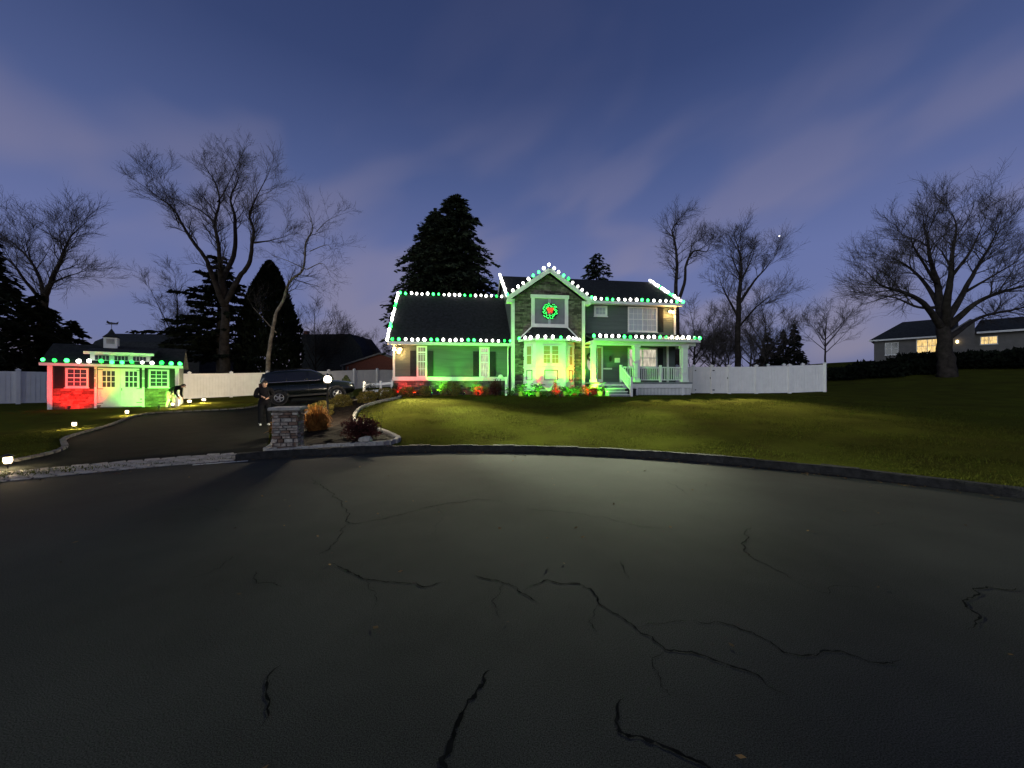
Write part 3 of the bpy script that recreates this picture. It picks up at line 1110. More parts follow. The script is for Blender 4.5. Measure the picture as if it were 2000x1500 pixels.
MB().box(11.35, mx1 + .25, MEY - .11, MEY - .012, MEZ - .17, MEZ - .01).build('gutter', 'white_paint', house)
MB().box(11.1, mx1 + .22, MEY - .01, -.021, MEZ - .15, MEZ - .125).build('soffit', 'white_paint', house)
for xx in (mx0 - .225, mx1 + .275):
    rk = MB()
    rk.bar((xx, MEY, MEZ - .11), (xx, MRY, MRZ - .11), .05, .22)
    rk.bar((xx, 8.16, MEZ - .11), (xx, MRY, MRZ - .11), .05, .22)
    rk.build('rake_board', 'white_paint', house)
window(house, *sw, 0, 1, 1, (3, 2), fw=.12, glass='curtain')
window(house, *dw, 0, 2, 2, (3, 2), fw=.08, glass='curtain')
window(house, *pw, 0, 2, 2, (1, 1), fw=.10, glass='glow_window_white')
shutter(house, dw[1] + .06, dw[1] + .40, dw[2], dw[3], -.024)
shutter(house, pw[1] + .05, pw[1] + .38, pw[2], pw[3], -.024)

# --- stone gable block
GX0, GX1, GYF = 6.72, 11.04, -.60
gxm = (GX0 + GX1) / 2
GSL = .70
gez, gpk = 5.60, 7.34
frame_hole = (7.84, 10.04, 3.95, 5.83)
MB().prism([(GX0, -.5), (GX1, -.5), (GX1, 5.55), (gxm, 5.55 + GSL * (GX1 - gxm)), (GX0, 5.55)], GYF + .02, .02).build('gable_wall', 'mortar', house)


def gfx(z):
    if z <= 5.5:
        return (GX0 + .16, GX1 - .16)
    w = max(0, (gxm - GX0) - (z - 5.5) / GSL)
    return (gxm - w, gxm + w)


ledge('gable_stone', (gfx, -.1, 7.0), GYF, house, 'stone', holes=[(7.9, 9.98, 4.0, 5.78), (7.5, 10.35, .2, 3.6)])
for a, b in ((GX0 - .03, GX0 + .15), (GX1 - .15, GX1 + .03)):
    MB().box(a, b, GYF - .075, GYF + .16, .1, 5.55).build('corner_board', 'white_paint', house)
MB().box(GX0 - .02, GX0 + .0195, GYF + .165, -.04, .1, 5.5).build('return_board', 'siding', house)
gr = MB()
ghw = (GX1 - GX0) / 2 + .32
yb = 2.6
pk = (gxm, gpk)
el, er = (gxm - ghw, gpk - GSL * ghw), (gxm + ghw, gpk - GSL * ghw)
gr.slab([(el[0], GYF - .32, el[1]), (gxm, GYF - .32, gpk), (gxm, yb, gpk), (el[0], yb - 2.2, el[1])], .10)
gr.slab([(gxm + .0005, GYF - .32, gpk), (er[0], GYF - .32, er[1]), (er[0], yb - 2.2, er[1]), (gxm + .0005, yb, gpk)], .10)
gr.build('gable_roof', 'shingle', house)
for s, e_ in ((el, 1), (er, -1)):
    MB().bar((s[0], GYF - .345, s[1] - .12), (gxm, GYF - .345, gpk - .12), .05, .24).build('rake_board', 'white_paint', house)
    MB().bar((s[0] + .05 * e_, GYF - .17, s[1] - .125), (gxm, GYF - .17, gpk - .125), .29, .02).build('rake_soffit', 'white_paint', house)
    MB().box(min(s[0], s[0] + .32 * e_), max(s[0], s[0] + .32 * e_), GYF - .32, GYF + .25, s[1] - .30, s[1] - .115).build('eave_return', 'white_paint', house)
# framed panel over the bay
fx0, fx1, fz0, fz1 = frame_hole
pf = MB()
pf.box(fx0, fx0 + .20, GYF - .10, GYF, fz0, fz1 - .2)
pf.box(fx1 - .20, fx1, GYF - .10, GYF, fz0, fz1 - .2)
pf.box(fx0 + .2, fx1 - .2, GYF - .10, GYF, fz0, fz0 + .2)
pf.box(fx0 - .04, fx1 + .04, GYF - .14, GYF, fz1 - .2, fz1)
pf.build('panel_frame', 'white_paint', house)
MB().box(fx0 + .2, fx1 - .2, GYF - .05, GYF + .01, fz0 + .2, fz1 - .2).build('framed_panel', 'dark_panel', house)
# bay
BY = -1.25
bp = [(7.38, GYF), (8.0, BY), (9.73, BY), (10.45, GYF)]
BZ0, BZ1 = .25, 3.12
bm_ = MB()
bm_.add([(x, y, z) for z in (BZ0, BZ1) for x, y in bp], [(0, 1, 5, 4), (1, 2, 6, 5), (2, 3, 7, 6), (3, 2, 1, 0), (4, 5, 6, 7)])
bay = bm_.build('bay', 'white_paint', house)


def on_face(i, s0, s1, z0, z1, th, name, mname, par, off=0.0):
    """a raised plate on bay face i, s along the face in metres"""
    a, b = Vector((*bp[i], 0)), Vector((*bp[i + 1], 0))
    d = (b - a).normalized()
    nr = Vector((d.y, -d.x, 0))
    p, q = a + d * s0 + nr * (off + th / 2), a + d * s1 + nr * (off + th / 2)
    return MB().bar((p.x, p.y, (z0 + z1) / 2), (q.x, q.y, (z0 + z1) / 2), th, z1 - z0).build(name, mname, par)


def face_window(i, s0, s1, z0, z1, cols, glass):
    fw = .06
    cw = (s1 - s0) / cols
    for c in range(cols):
        a, b = s0 + c * cw, s0 + (c + 1) * cw
        w = on_face(i, a + fw, b - fw, z0 + fw, z1 - fw, .012, 'bay_window', glass, bay)
        on_face(i, a, a + fw, z0, z1, .04, 'frame', 'white_paint', w)
        on_face(i, b - fw, b - .001, z0, z1, .04, 'frame', 'white_paint', w)
        on_face(i, a + fw, b - fw, z1 - fw, z1, .04, 'frame', 'white_paint', w)
        on_face(i, a + fw, b - fw, z0, z0 + fw, .04, 'frame', 'white_paint', w)
        on_face(i, a + fw, b - fw, (z0 + z1) / 2 - .02, (z0 + z1) / 2 + .02, .03, 'meeting_rail', 'white_paint', w)
        if i == 1:
            for zz in (z0 + .3 * (z1 - z0), z0 + .72 * (z1 - z0)):
                on_face(i, a + fw, b - fw, zz - .008, zz + .008, .018, 'muntin', 'white_paint', w)
            on_face(i, (a + b) / 2 - .008, (a + b) / 2 + .008, z0 + fw, (z0 + z1) / 2 - .02, .018, 'muntin', 'white_paint', w)


mat('blind', (0.36, 0.30, 0.13), 0.8, 0.1, 3, stretch=(1, 1, 18))
face_window(1, .38, 1.35, 1.78, 2.86, 2, 'blind')
face_window(0, .22, .66, 1.72, 2.86, 1, 'blind')
face_window(2, .32, .74, 1.72, 2.86, 1, 'blind')
for i, s0, s1 in ((0, .24, .64), (1, .48, 1.26), (2, .34, .74)):
    z0, z1 = .86, 1.44
    t = .035
    for a, b, c, d in ((s0, s1, z1 - t, z1), (s0, s1, z0, z0 + t), (s0, s0 + t, z0 + t, z1 - t), (s1 - t, s1, z0 + t, z1 - t)):
        on_face(i, a, b, c, d, .022, 'panel_moulding', 'shutter', bay)
for i in range(3):
    ln = math.dist(bp[i], bp[i + 1])
    on_face(i, .0, ln, 1.58, 1.63, .03, 'bay_ledge', 'white_paint', bay)
# bay roof
br = MB()
e0 = [(7.12, GYF - .02), (7.86, -1.48), (9.88, -1.48), (10.75, GYF - .02)]
t0 = [(7.86, GYF - .02), (8.3, GYF - .10), (9.5, GYF - .10), (10.02, GYF - .02)]
vs = [(x, y, 3.20) for x, y in e0] + [(x, y, 3.93) for x, y in t0] + [(x, y, 3.10) for x, y in e0]
br.add(vs, [(0, 1, 5, 4), (1, 2, 6, 5), (2, 3, 7, 6), (7, 6, 5, 4), (8, 9, 1, 0), (9, 10, 2, 1), (10, 11, 3, 2), (11, 10, 9, 8)])
broof = br.build('bay_roof', 'shingle', house)
for i in range(3):
    a, b = Vector((*e0[i], 3.14)), Vector((*e0[i + 1], 3.14))
    d = (b - a).normalized()
    nr = Vector((d.y, -d.x, 0))
    MB().bar(a + nr * .03, b + nr * .03, .05, .13).build('bay_gutter', 'white_paint', broof)
for a, b in ((e0[0], t0[0]), (e0[3], t0[3])):
    MB().bar((a[0], a[1] - .03, 3.24), (b[0], b[1] - .03, 3.96), .06, .07).build('flashing', 'white_paint', broof)

# --- porch
PX0, PX1, PY = 11.06, 17.25, -1.72
MB().box(PX0, PX1, PY, -.021, .66, .75).build('porch_floor', 'dark_panel', house)
MB().box(PX0, PX1 - .02, PY + .03, PY + .09, .42, .655).build('porch_fascia', 'white_paint', house)
pr = MB()
pr.slab([(11.10, -2.0, 3.20), (17.5, -2.0, 3.20), (17.5, -.022, 3.74), (11.10, -.022, 3.74)], .09)
proof = pr.build('porch_roof', 'shingle', house)
courses(proof, 11.1, 17.5, -2.0, 3.20, -.03, 3.738)
MB().box(11.10, 17.5, -2.11, -2.012, 3.04, 3.185).build('porch_gutter', 'white_paint', house)
MB().box(11.12, 17.4, -1.80, -1.45, 2.86, 3.06).build('porch_beam', 'white_paint', house)
MB().box(11.12, 17.4, -1.98, -.03, 3.065, 3.095).build('porch_ceiling', 'white_paint', house)
MB().box(17.2, 17.4, -1.44, -.03, 2.86, 3.06).build('porch_beam', 'white_paint', house)
for cx, w in ((11.22, .12), (13.79, .15), (16.75, .16)):
    c = MB().box(cx - w, cx + w, -1.62 - w, -1.62 + w, .75, 2.86).build('porch_column', 'white_paint', house)
    MB().box(cx - w - .04, cx + w + .04, -1.62 - w - .04, -1.62 + w + .04, .752, .90).build('column_base', 'white_paint', c)
    MB().box(cx - w - .04, cx + w + .04, -1.62 - w - .04, -1.62 + w + .04, 2.74, 2.858).build('column_capital', 'white_paint', c)
MB().box(16.6, 16.7, -.12, -.03, .76, 3.05).build('porch_pilaster', 'white_paint', house)
# railings
bal = MB().box(-.018, .018, -.018, .018, 0, .66).mesh('baluster', 'white_paint')


def railing(x0, x1, y):
    r_ = MB().box(x0, x1, y - .045, y + .045, 1.58, 1.64).build('railing', 'white_paint', house)
    MB().box(x0, x1, y - .03, y + .03, .86, .915).build('bottom_rail', 'white_paint', r_)
    k = int((x1 - x0) / .125)
    for i in range(k):
        link('baluster', bal, r_, (x0 + (i + .5) * (x1 - x0) / k, y, .915))
    return r_


railing(12.95, 13.64, -1.62)
railing(13.95, 15.22, -1.62)
railing(15.36, 16.58, -1.62)
rr2 = MB().box(17.0, 17.09, -1.5, -.05, 1.58, 1.64).build('railing', 'white_paint', house)
for i in range(10):
    link('baluster', bal, rr2, (17.045, -1.4 + i * .14, .915))
for x in (12.88, 15.29):
    MB().box(x - .06, x + .06, -1.68, -1.56, .75, 1.74).build('newel_post', 'white_paint', house)
# steps
for i in range(4):
    st = MB().box(11.75, 12.80, PY - .30 * (i + 1), PY - .30 * i - .004, -.1, .75 - .17 * (i + 1) - .03).build('step', 'dark_panel', house)
    MB().box(11.72, 12.83, PY - .30 * (i + 1) - .02, PY - .30 * i - .004, .75 - .17 * (i + 1) - .028, .75 - .17 * (i + 1) + .01).build('tread', 'white_paint', st)
MB().bar((12.88, -1.72, 1.62), (12.88, -2.92, .92), .08, .06).build('stair_rail', 'white_paint', house)
MB().bar((12.88, -1.72, .98), (12.88, -2.92, .26), .05, .05).build('stair_rail', 'white_paint', house)
MB().box(12.82, 12.94, -2.98, -2.86, -.05, 1.02).build('newel_post', 'white_paint', house)
for i in range(8):
    t = (i + .5) / 8
    MB().box(12.862, 12.898, -1.76 - 1.1 * t - .018, -1.76 - 1.1 * t + .018, .98 - .66 * t, 1.60 - .65 * t).build('baluster', 'white_paint', house)
# lattice skirt
sk = MB().box(13.15, 17.2, PY + .10, PY + .14, -.1, .42).build('porch_skirt', 'dark_panel', house)
for i in range(46):
    x = 13.2 + i * .087
    MB().box(x, x + .05, PY + .075, PY + .098, .02, .40).build('skirt_slat', 'white_paint', sk)
for x in (13.1, 13.75, 16.6):
    MB().box(x, x + .13, PY + .04, PY + .09, -.1, .418).build('skirt_post', 'white_paint', house)
# entrance
dframe = MB()
dframe.box(11.0, 11.10, -.06, .02, .75, 2.95).box(12.32, 12.42, -.06, .02, .75, 2.95).box(11.10, 12.32, -.06, .02, 2.86, 2.95).box(12.02, 12.08, -.05, .02, .75, 2.86)
dframe.build('door_frame', 'white_paint', house)
dr_ = MB().box(11.10, 12.02, -.03, .02, .76, 2.86).build('front_door', 'door_paint', house)
ov = MB()
ov.lathe([(.20, 0), (.20, .012)], 20)
ov.v = [(x, -.032 - z, y * 2.1) for x, y, z in ov.v]
ov.build('door_glass', 'glow_window_white', dr_, loc=(11.62, 0, 1.9))
MB().tube([(11.95, -.05, 1.72), (11.95, -.09, 1.72), (11.86, -.09, 1.72)], .015, 8).build('door_handle', 'chrome', dr_)
MB().box(12.08, 12.32, -.02, .02, .95, 2.86).build('sidelight', 'blind', house)
MB().box(12.08, 12.32, -.03, .02, .75, .95).build('sidelight_panel', 'white_paint', house)
sc_ = MB()
sc_.lathe([(.03, 0), (.07, .03), (.09, .22), (.10, .23), (.02, .32)], 8, (12.85, -.14, 2.05))
sc_.bar((12.85, -.02, 2.12), (12.85, -.14, 2.02), .03, .03)
sc_.build('porch_sconce', 'black_metal', house)
pl_ = MB().box(13.18, 13.52, -.045, -.022, 1.98, 2.26).build('name_plaque', 'white_paint', house)
# half wall panel by the door
MB().box(12.45, 13.0, -.05, -.022, 1.55, 1.64).build('porch_trim', 'white_paint', house)

# --- corner floodlights with their lamps


def floodlight(x, z, y, name_lab, aims, parent=house):
    m_ = MB()
    m_.lathe([(.07, 0), (.07, .03)], 12)
    m_.v = [(a, -c, b) for a, b, c in m_.v]
    f = m_.build('floodlight', 'white_paint', parent, loc=(x, y, z))
    for sx, (tgt, w, cone, tint) in zip((-1, 1, 0), aims):
        hd = MB()
        hd.lathe([(.035, -.13), (.05, -.10), (.075, .02), (.078, .03)], 12)
        d = (Vector(tgt) - Vector((x, y - .15, z))).normalized()
        q = d.to_track_quat('Z', 'Y')
        cpos = Vector((sx * .09, -.14, -.03 if sx else -.20))
        hd.v = [tuple(q @ Vector(v) + cpos) for v in hd.v]
        hd.build('lamp_head', 'white_paint', f)
        ln = MB()
        ln.lathe([(.073, .031), (.10, .07), (.085, .13), (.0, .16)], 12)
        ln.v = [tuple(q @ Vector(v) + cpos) for v in ln.v]
        ln.build('lens', 'flood_warm', f)
        point('lamp_glow', f, tuple(cpos + d * .09), 170, (1.0, 0.55, 0.17), .105)
        spot('flood_beam', f, tuple(cpos + d * .24), tuple(cpos + d * 5), w, tint, cone, 1.0, .07)
    return f


def hl(x, y, z):
    """world point in house coordinates"""
    v = Vector((x, y, z)) - HO
    c, s = math.cos(HA), math.sin(HA)
    return (v.x * c + v.y * s, -v.x * s + v.y * c, v.z)


FLOOD_W = 5200
WARM, COOL = (1.0, 0.86, 0.58), (0.90, 0.97, 0.66)
floodlight(.31, 2.66, -.03, '', [(hl(-19, 27.5, 1.2), FLOOD_W * 2.4, 70, WARM), (hl(-4.0, 17.0, .9), FLOOD_W * 2.7, 50, WARM), (hl(2.2, 9.0, 0), FLOOD_W * 5.4, 27, COOL)])
floodlight(16.86, 5.22, -.03, '', [(hl(2.0, 9.6, 0), FLOOD_W * 5.0, 24, COOL), (hl(9.0, 17.4, .5), FLOOD_W * 2.7, 62, WARM)])

# --- wreaths


def wreath(name, label, r0, r1, loc, n, gmat, lit, bow=True, parent_rot=HA):
    w = empty(name, loc, parent_rot)
    m_ = MB()
    for i in range(n):
        a, b = random.uniform(0, 2 * math.pi), random.uniform(0, 2 * math.pi)
        rm, rt = (r0 + r1) / 2, (r1 - r0) / 2 * random.uniform(.5, 1.1)
        c = Vector(((rm + rt * math.cos(b)) * math.cos(a), -.05 + .6 * rt * math.sin(b), (rm + rt * math.cos(b)) * math.sin(a)))
        d = Vector((random.gauss(0, 1), random.gauss(0, .6), random.gauss(0, 1))).normalized() * (r1 * .16)
        s = d.orthogonal().normalized() * (r1 * .04)
        m_.add([tuple(c - d), tuple(c + s), tuple(c + d), tuple(c - s)], [(0, 1, 2, 3)])
    o = m_.build('greenery', gmat, w)
    rng_ = MB()
    ring = [((r0 + r1) / 2 * math.cos(2 * math.pi * i / 24), -.04, (r0 + r1) / 2 * math.sin(2 * math.pi * i / 24)) for i in range(25)]
    rng_.tube(ring, (r1 - r0) * .30, 8, False)
    rng_.build('core', 'needle', w, smooth=True)
    if lit:
        bl = MB().lathe([(.0, -.02), (.018, -.008), (.018, .008), (.0, .02)], 6).mesh('bulb', 'wreath_green')
        blr = MB().lathe([(.0, -.02), (.018, -.008), (.018, .008), (.0, .02)], 6).mesh('bulb', 'wreath_red')
        for i in range(110):
            a = 2 * math.pi * i / 110 + random.uniform(-.05, .05)
            rm = random.uniform(r0, r1)
            link('bulb', bl, w, (rm * math.cos(a), -.05 - .6 * (r1 - r0) / 2 - random.uniform(0, .03), rm * math.sin(a)))
    if bow:
        bw = MB()
        for s in (-1, 1):
            bw.tube([(0, -.20, 0), (s * r0 * .35, -.24, r0 * .28), (s * r0 * .62, -.22, r0 * .2), (s * r0 * .55, -.2, -r0 * .05), (0, -.20, 0)], [.02, .06, .075, .06, .02], 8)
            bw.tube([(0, -.20, 0), (s * r0 * .25, -.21, -r0 * .35), (s * r0 * .4, -.2, -r0 * .75)], [.03, .05, .04], 6)
        bw.lathe([(.03, -.05), (.07, 0), (.03, .05)], 8, (0, -.22, 0))
        b = bw.build('bow', 'wreath_red' if lit else 'red_ribbon', w, smooth=True, loc=(0, 0, r0 * .25))
    tag(w, label, 'wreath')
    return w


def hw(x, y, z):
    """house coordinates to world"""
    c, s = math.cos(HA), math.sin(HA)
    return Vector((HO.x + x * c - y * s, HO.y + x * s + y * c, HO.z + z))


wreath('wreath', 'large lit green wreath with red bow on the framed panel', .24, .46, hw((fx0 + fx1) / 2 - .02, GYF - .06, 4.88), 900, 'needle', True)
wreath('wreath', 'small dark wreath hung on the front door', .13, .26, hw(11.62, -.06, 2.30), 300, 'needle', False, False)
MB().box((fx0 + fx1) / 2 - .09, (fx0 + fx1) / 2 + .05, GYF - .062, GYF - .052, fz0 + .2, fz1 - .2).build('hanging_ribbon', 'curtain', house)

# ------------------------------------------------------------------ roof edge light strings
bulb_prof = [(.0, -.10), (.060, -.07), (.084, -.02), (.077, .04), (.044, .085), (.0, .105)]
BULB = {k: MB().lathe(bulb_prof, 8).mesh('bulb', n_, smooth=True) for k, n_ in (('W', 'bulb_white'), ('G', 'bulb_green'), ('w', 'bulb_white_dim'), ('g', 'bulb_green_dim'))}
CLIP = MB().box(-.015, .015, -.02, .02, -.03, .03).mesh('clip', 'wire')


def light_string(label, pts, pattern, loc, rz, off=(0, 0, 0)):
    """bulbs spaced evenly along a polyline given in the local frame of a root"""
    root = empty('light_string', loc, rz)
    line = resample(pts, len(pattern))
    w = MB()
    wl = []
    for i in range(len(line)):
        wl.append((line[i][0], line[i][1] + .02, line[i][2] - .06))
        if i < len(line) - 1:
            wl.append(tuple((line[i][a] + line[i + 1][a]) / 2 - (.085 if a == 2 else -.02 if a == 1 else 0) for a in range(3)))
    w.tube(wl, .008, 4).build('wire', 'wire', root)
    for i, (p, k) in enumerate(zip(line, pattern)):
        o = link('bulb', BULB[k.lower() if random.random() < .3 else k], root, tuple(p[a] + off[a] + random.uniform(-.022, .022) for a in range(3)))
        o.rotation_euler = (random.uniform(-.45, .45), random.uniform(-.45, .45), 0)
        o.scale = [random.uniform(.85, 1.12)] * 3
    tag(root, label, 'light string', 'bulb strings on the roof edges')
    return root


P4 = 'GGWWWW'
light_string('white and green bulbs along the ridge of the low wing', [(-.12, ry - .06, rz_ + .10), (wx1 - .15, ry - .06, rz_ + .10)], 'GGWWWWGGWWWWGGWWWWGW', HO, HA)
light_string('white and green bulbs along the gutter of the low wing', [(.02, ey - .04, ez + .13), (wx1 - .05, ey - .04, ez + .13)], 'GGWWWWGGWWWWGGWWWWGG', HO, HA)
light_string('white and green bulbs up the sloping end of the low wing roof', [(-.26, ey - .05, ez + .10), (-.26, ry - .15, rz_ + .05)], 'WWWWGGWWWWWGGWWWW', HO, HA)
light_string('dense white bulbs up the short roof edge above the low wing', [(mx0 - .26, MEY, MEZ + .10), (mx0 - .26, MRY, MRZ + .10)], 'WWWWWWWWWWWWWW', HO, HA)
light_string('bulbs up the near slope of the stone gable, driveway side', [(el[0], GYF - .35, el[1] + .12), (gxm - .05, GYF - .35, gpk + .17)], 'GWWWWGGWW', HO, HA)
light_string('bulbs down the porch side slope of the stone gable', [(gxm + .25, GYF - .35, gpk + .0), (er[0], GYF - .35, er[1] + .12)], 'WWGGWWWWG', HO, HA)
light_string('white and green bulbs along the upper gutter over the double window', [(11.40, MEY - .04, MEZ + .12), (mx1 + .25, MEY - .04, MEZ + .12)], 'WWWGGWWWWGGWWWWGG', HO, HA)
light_string('bulbs up the far sloping roof edge beside the upper floodlight', [(mx1 + .30, MEY, MEZ + .12), (mx1 + .30, MRY - .1, MRZ + .10)], 'GWWWWGGWWWWGWWWWWW', HO, HA)
light_string('mostly white bulbs round the eave of the bay window roof', [(e0[0][0], e0[0][1] - .05, 3.27), (e0[1][0], e0[1][1] - .08, 3.27), (e0[2][0], e0[2][1] - .08, 3.27), (e0[3][0], e0[3][1] - .05, 3.27)], 'GWWWWWGWWWW', HO, HA)
light_string('white and green bulbs along the porch roof gutter', [(11.12, -2.05, 3.31), (17.5, -2.05, 3.31)], 'GWWWWGGWWWWGGWWWWGG', HO, HA)

# ------------------------------------------------------------------ garden shed
SHO, SHA = Vector((-21.4, 17.5, .54)), math.atan2(.6, .8)
shed = empty('garden_shed', SHO, SHA)
tag(shed, 'small garden shed with white double doors, cupola and red and green lights', 'shed')
SW, SD, SE = 4.5, 3.0, 2.05
swl, swr, sdo = (.52, 1.26, 1.02, 1.94), (3.36, 4.14, 1.02, 1.94), (1.54, 3.12, .06, 1.97)
MB().box(.0, SW, .021, SD, -.3, SE).build('wall', 'siding', shed)
siding('siding', .12, SW - .12, .98, SE, 0, [swl, swr, sdo], shed, 'siding', .10)
ledge('stone_base', (lambda z: (.12, SW - .12), -.1, .97), 0, shed, 'stone_warm', .075, .14, .42, [(sdo[0], sdo[1], 0, 2)], .06)
for a in (-.03, SW - .12):
    MB().box(a, a + .15, -.07, .10, -.1, SE).build('corner_board', 'white_paint', shed)
MB().box(0, SW, -.10, .0, -.12, -.02).build('sill_board', 'white_paint', shed)
for s in (swl, swr):
    window(shed, *s, 0, 1, 2, (3, 2), fw=.07)
    shutter(shed, s[0] - .34, s[0] - .04, .98, 1.98, -.024)
    shutter(shed, s[1] + .04, s[1] + .30, .98, 1.98, -.024)
xm = (sdo[0] + sdo[1]) / 2
MB().box(sdo[0] - .09, sdo[0], -.07, .02, 0, 2.02).build('door_trim', 'white_paint', shed)
MB().box(sdo[1], sdo[1] + .09, -.07, .02, 0, 2.02).build('door_trim', 'white_paint', shed)
for a, b, hx in ((sdo[0] + .005, xm - .004, 0), (xm + .004, sdo[1] - .005, 1)):
    dd = MB().box(a, b, -.04, .02, sdo[2], sdo[3]).build('door', 'white_paint', shed)
    ga, gb = a + .16, b - .16
    z0, z1 = 1.02, 1.84
    for c in range(3):
        for r_ in range(3):
            w, hgt_ = (gb - ga) / 3, (z1 - z0) / 3
            MB().box(ga + c * w + .018, ga + (c + 1) * w - .018, -.046, -.041, z0 + r_ * hgt_ + .018, z0 + (r_ + 1) * hgt_ - .018).build('pane', 'window_glass', dd)
    for c in range(2):
        w = (b - a - .24) / 2
        pa = a + .10 + c * (w + .04)
        t = .02
        for q in ((pa, pa + w, .82, .84), (pa, pa + w, .24, .26), (pa, pa + t, .26, .82), (pa + w - t, pa + w, .26, .82)):
            MB().box(q[0], q[1], -.052, -.041, q[2], q[3]).build('panel_moulding', 'white_paint', dd)
    hs = a if hx == 0 else b
    for zz in (.25, .95, 1.88):
        MB().box(min(hs, hs + (.2 if hx == 0 else -.2)), max(hs, hs + (.2 if hx == 0 else -.2)), -.055, -.041, zz - .015, zz + .015).build('strap_hinge', 'black_metal', dd)
MB().tube([(xm + .06, -.05, .98), (xm + .06, -.09, .98), (xm + .06, -.09, .86), (xm + .06, -.05, .86)], .012, 6).build('door_handle', 'black_metal', shed)
sr = MB()
srz = 2.16 + .58 * 1.75
sr.slab([(-.22, -.25, 2.16), (SW + .22, -.25, 2.16), (SW + .22, 1.5, srz), (-.22, 1.5, srz)], .08)
sr.slab([(-.22, 1.501, srz), (SW + .22, 1.501, srz), (SW + .22, 3.25, 2.16), (-.22, 3.25, 2.16)], .08)
sroof = sr.build('roof', 'shingle', shed)
courses(sroof, -.22, SW + .22, -.25, 2.16, 1.5, srz)
MB().box(-.22, SW + .22, -.31, -.255, 2.02, 2.15).build('fascia', 'white_paint', shed)
for s in (0, SW):
    MB().add([(s, .02, SE), (s, SD, SE), (s, 1.5, srz - .1)], [(0, 1, 2)]).build('gable', 'siding', shed)
# transom dormer
dm = MB().box(1.30, 3.40, .02, .9, 2.2, 2.68).build('dormer', 'white_paint', shed)
for k in range(3):
    a = 1.45 + k * .66
    for c in range(4):
        MB().box(a + c * .125 + .012, a + (c + 1) * .125 - .012, .0, .018, 2.36, 2.58).build('pane', 'window_glass', dm)
MB().slab([(1.12, -.16, 2.74), (3.58, -.16, 2.74), (3.58, 1.2, 3.02), (1.12, 1.2, 3.02)], .06).build('dormer_roof', 'shingle', dm)
MB().box(1.12, 3.58, -.20, -.161, 2.62, 2.75).build('dormer_fascia', 'white_paint', dm)
# cupola
cu = MB().box(1.52, 2.02, 1.25, 1.75, srz - .22, srz + .42).build('cupola', 'white_paint', shed)
for k in range(5):
    MB().bar((1.62, 1.235, srz + .12 + k * .05), (1.92, 1.235, srz + .12 + k * .05), .02, .018).build('louvre', 'shutter', cu)
MB().lathe([(.42, 0), (.18, .22), (.03, .46)], 4, (0, 0, 0)).build('cupola_roof', 'shingle', cu, loc=(1.77, 1.5, srz + .42)).rotation_euler = (0, 0, R(45))
wv = MB()
wv.tube([(1.77, 1.5, srz + .85), (1.77, 1.5, srz + 1.25)], .012, 6)
wv.bar((1.55, 1.5, srz + 1.12), (1.99, 1.5, srz + 1.12), .01, .02)
wv.prism([(1.88, srz + 1.15), (2.0, srz + 1.15), (2.03, srz + 1.3), (1.93, srz + 1.22), (1.7, srz + 1.24), (1.6, srz + 1.32), (1.58, srz + 1.2), (1.66, srz + 1.14)], 1.494, 1.506)
wv.build('weathervane', 'black_metal', cu)
light_string('green and white bulbs along the eave of the garden shed', [(-.10, -.28, 2.27), (SW + .10, -.28, 2.27)], 'GGGWWGGGGWWGGG', SHO, SHA)

# ------------------------------------------------------------------ coloured ground spotlights
GRN, RED = (0.15, 1.0, 0.055), (1.0, 0.007, 0.004)


def ground_spot(label, loc, target, colour, watts, cone=75, rad=.045):
    root = empty('ground_spotlight', loc)
    d = (Vector(target) - Vector(loc)).normalized()
    q = d.to_track_quat('Z', 'Y')
    MB().tube([(0, 0, -.12), (0, 0, .10)], [.008, .014], 6).build('stake', 'black_metal', root)
    hd = MB().lathe([(.025, -.10), (.045, -.08), (.06, .03), (.064, .035)], 10)
    hd.v = [tuple(q @ Vector(v) + Vector((0, 0, .14))) for v in hd.v]
    hd.build('housing', 'black_metal', root)
    ln = MB().lathe([(.058, .036), (.05, .048), (.0, .055)], 10)
    ln.v = [tuple(q @ Vector(v) + Vector((0, 0, .14))) for v in ln.v]
    ln.build('lens', 'lens_green' if colour is GRN else 'lens_red', root)
    p = Vector((0, 0, .14)) + d * .10
    spot('beam', root, tuple(p), tuple(p + d), watts, colour, cone, .7, rad)
    tag(root, label, 'spotlight', 'coloured ground spotlights')
    return root


def gs(label, x, y, tx, ty, tz, col, w, cone=75):
    p = hw(x, y, 0)
    p.z = h(p.x, p.y) + .02
    return ground_spot(label, p, hw(tx, ty, tz), col, w, cone)


SPW = 200
gs('red spotlight at the garage corner of the house', .40, -.85, .45, 0, .55, RED, SPW * .9, 90)
gs('red spotlight under the first wing window', 1.30, -1.25, 1.45, 0, .80, RED, SPW * 2.4, 44)
gs('green spotlight between the two wing windows', 2.25, -1.75, 3.2, 0, 1.9, GRN, SPW * 3.6, 95)
gs('green spotlight beside the low shrubs under the second wing window', 3.95, -1.8, 5.0, 0, 2.0, GRN, SPW * 2.2, 95)
gs('red spotlight under the second wing window', 4.75, -1.5, 4.8, 0, .45, RED, SPW * .9, 80)
gs('green spotlight at the driveway side of the bay', 7.15, -3.1, 7.8, -.9, 2.0, GRN, SPW * 3.0, 125)
gs('red spotlight in front of the small cone tree', 8.78, -3.5, 8.75, -1.2, 1.0, RED, SPW * 1.9, 54)
gs('green spotlight at the porch side of the bay', 9.95, -3.1, 9.4, -1.0, 1.8, GRN, SPW * 2.4, 125)
gs('green spotlight among the plants aimed at the porch', 10.55, -2.9, 13.8, 0, 2.4, GRN, SPW * 4.0, 100)
gs('red spotlight at the porch end of the stone gable', 10.75, -2.5, 11.0, -.6, 1.0, RED, SPW * 2.2, 90)


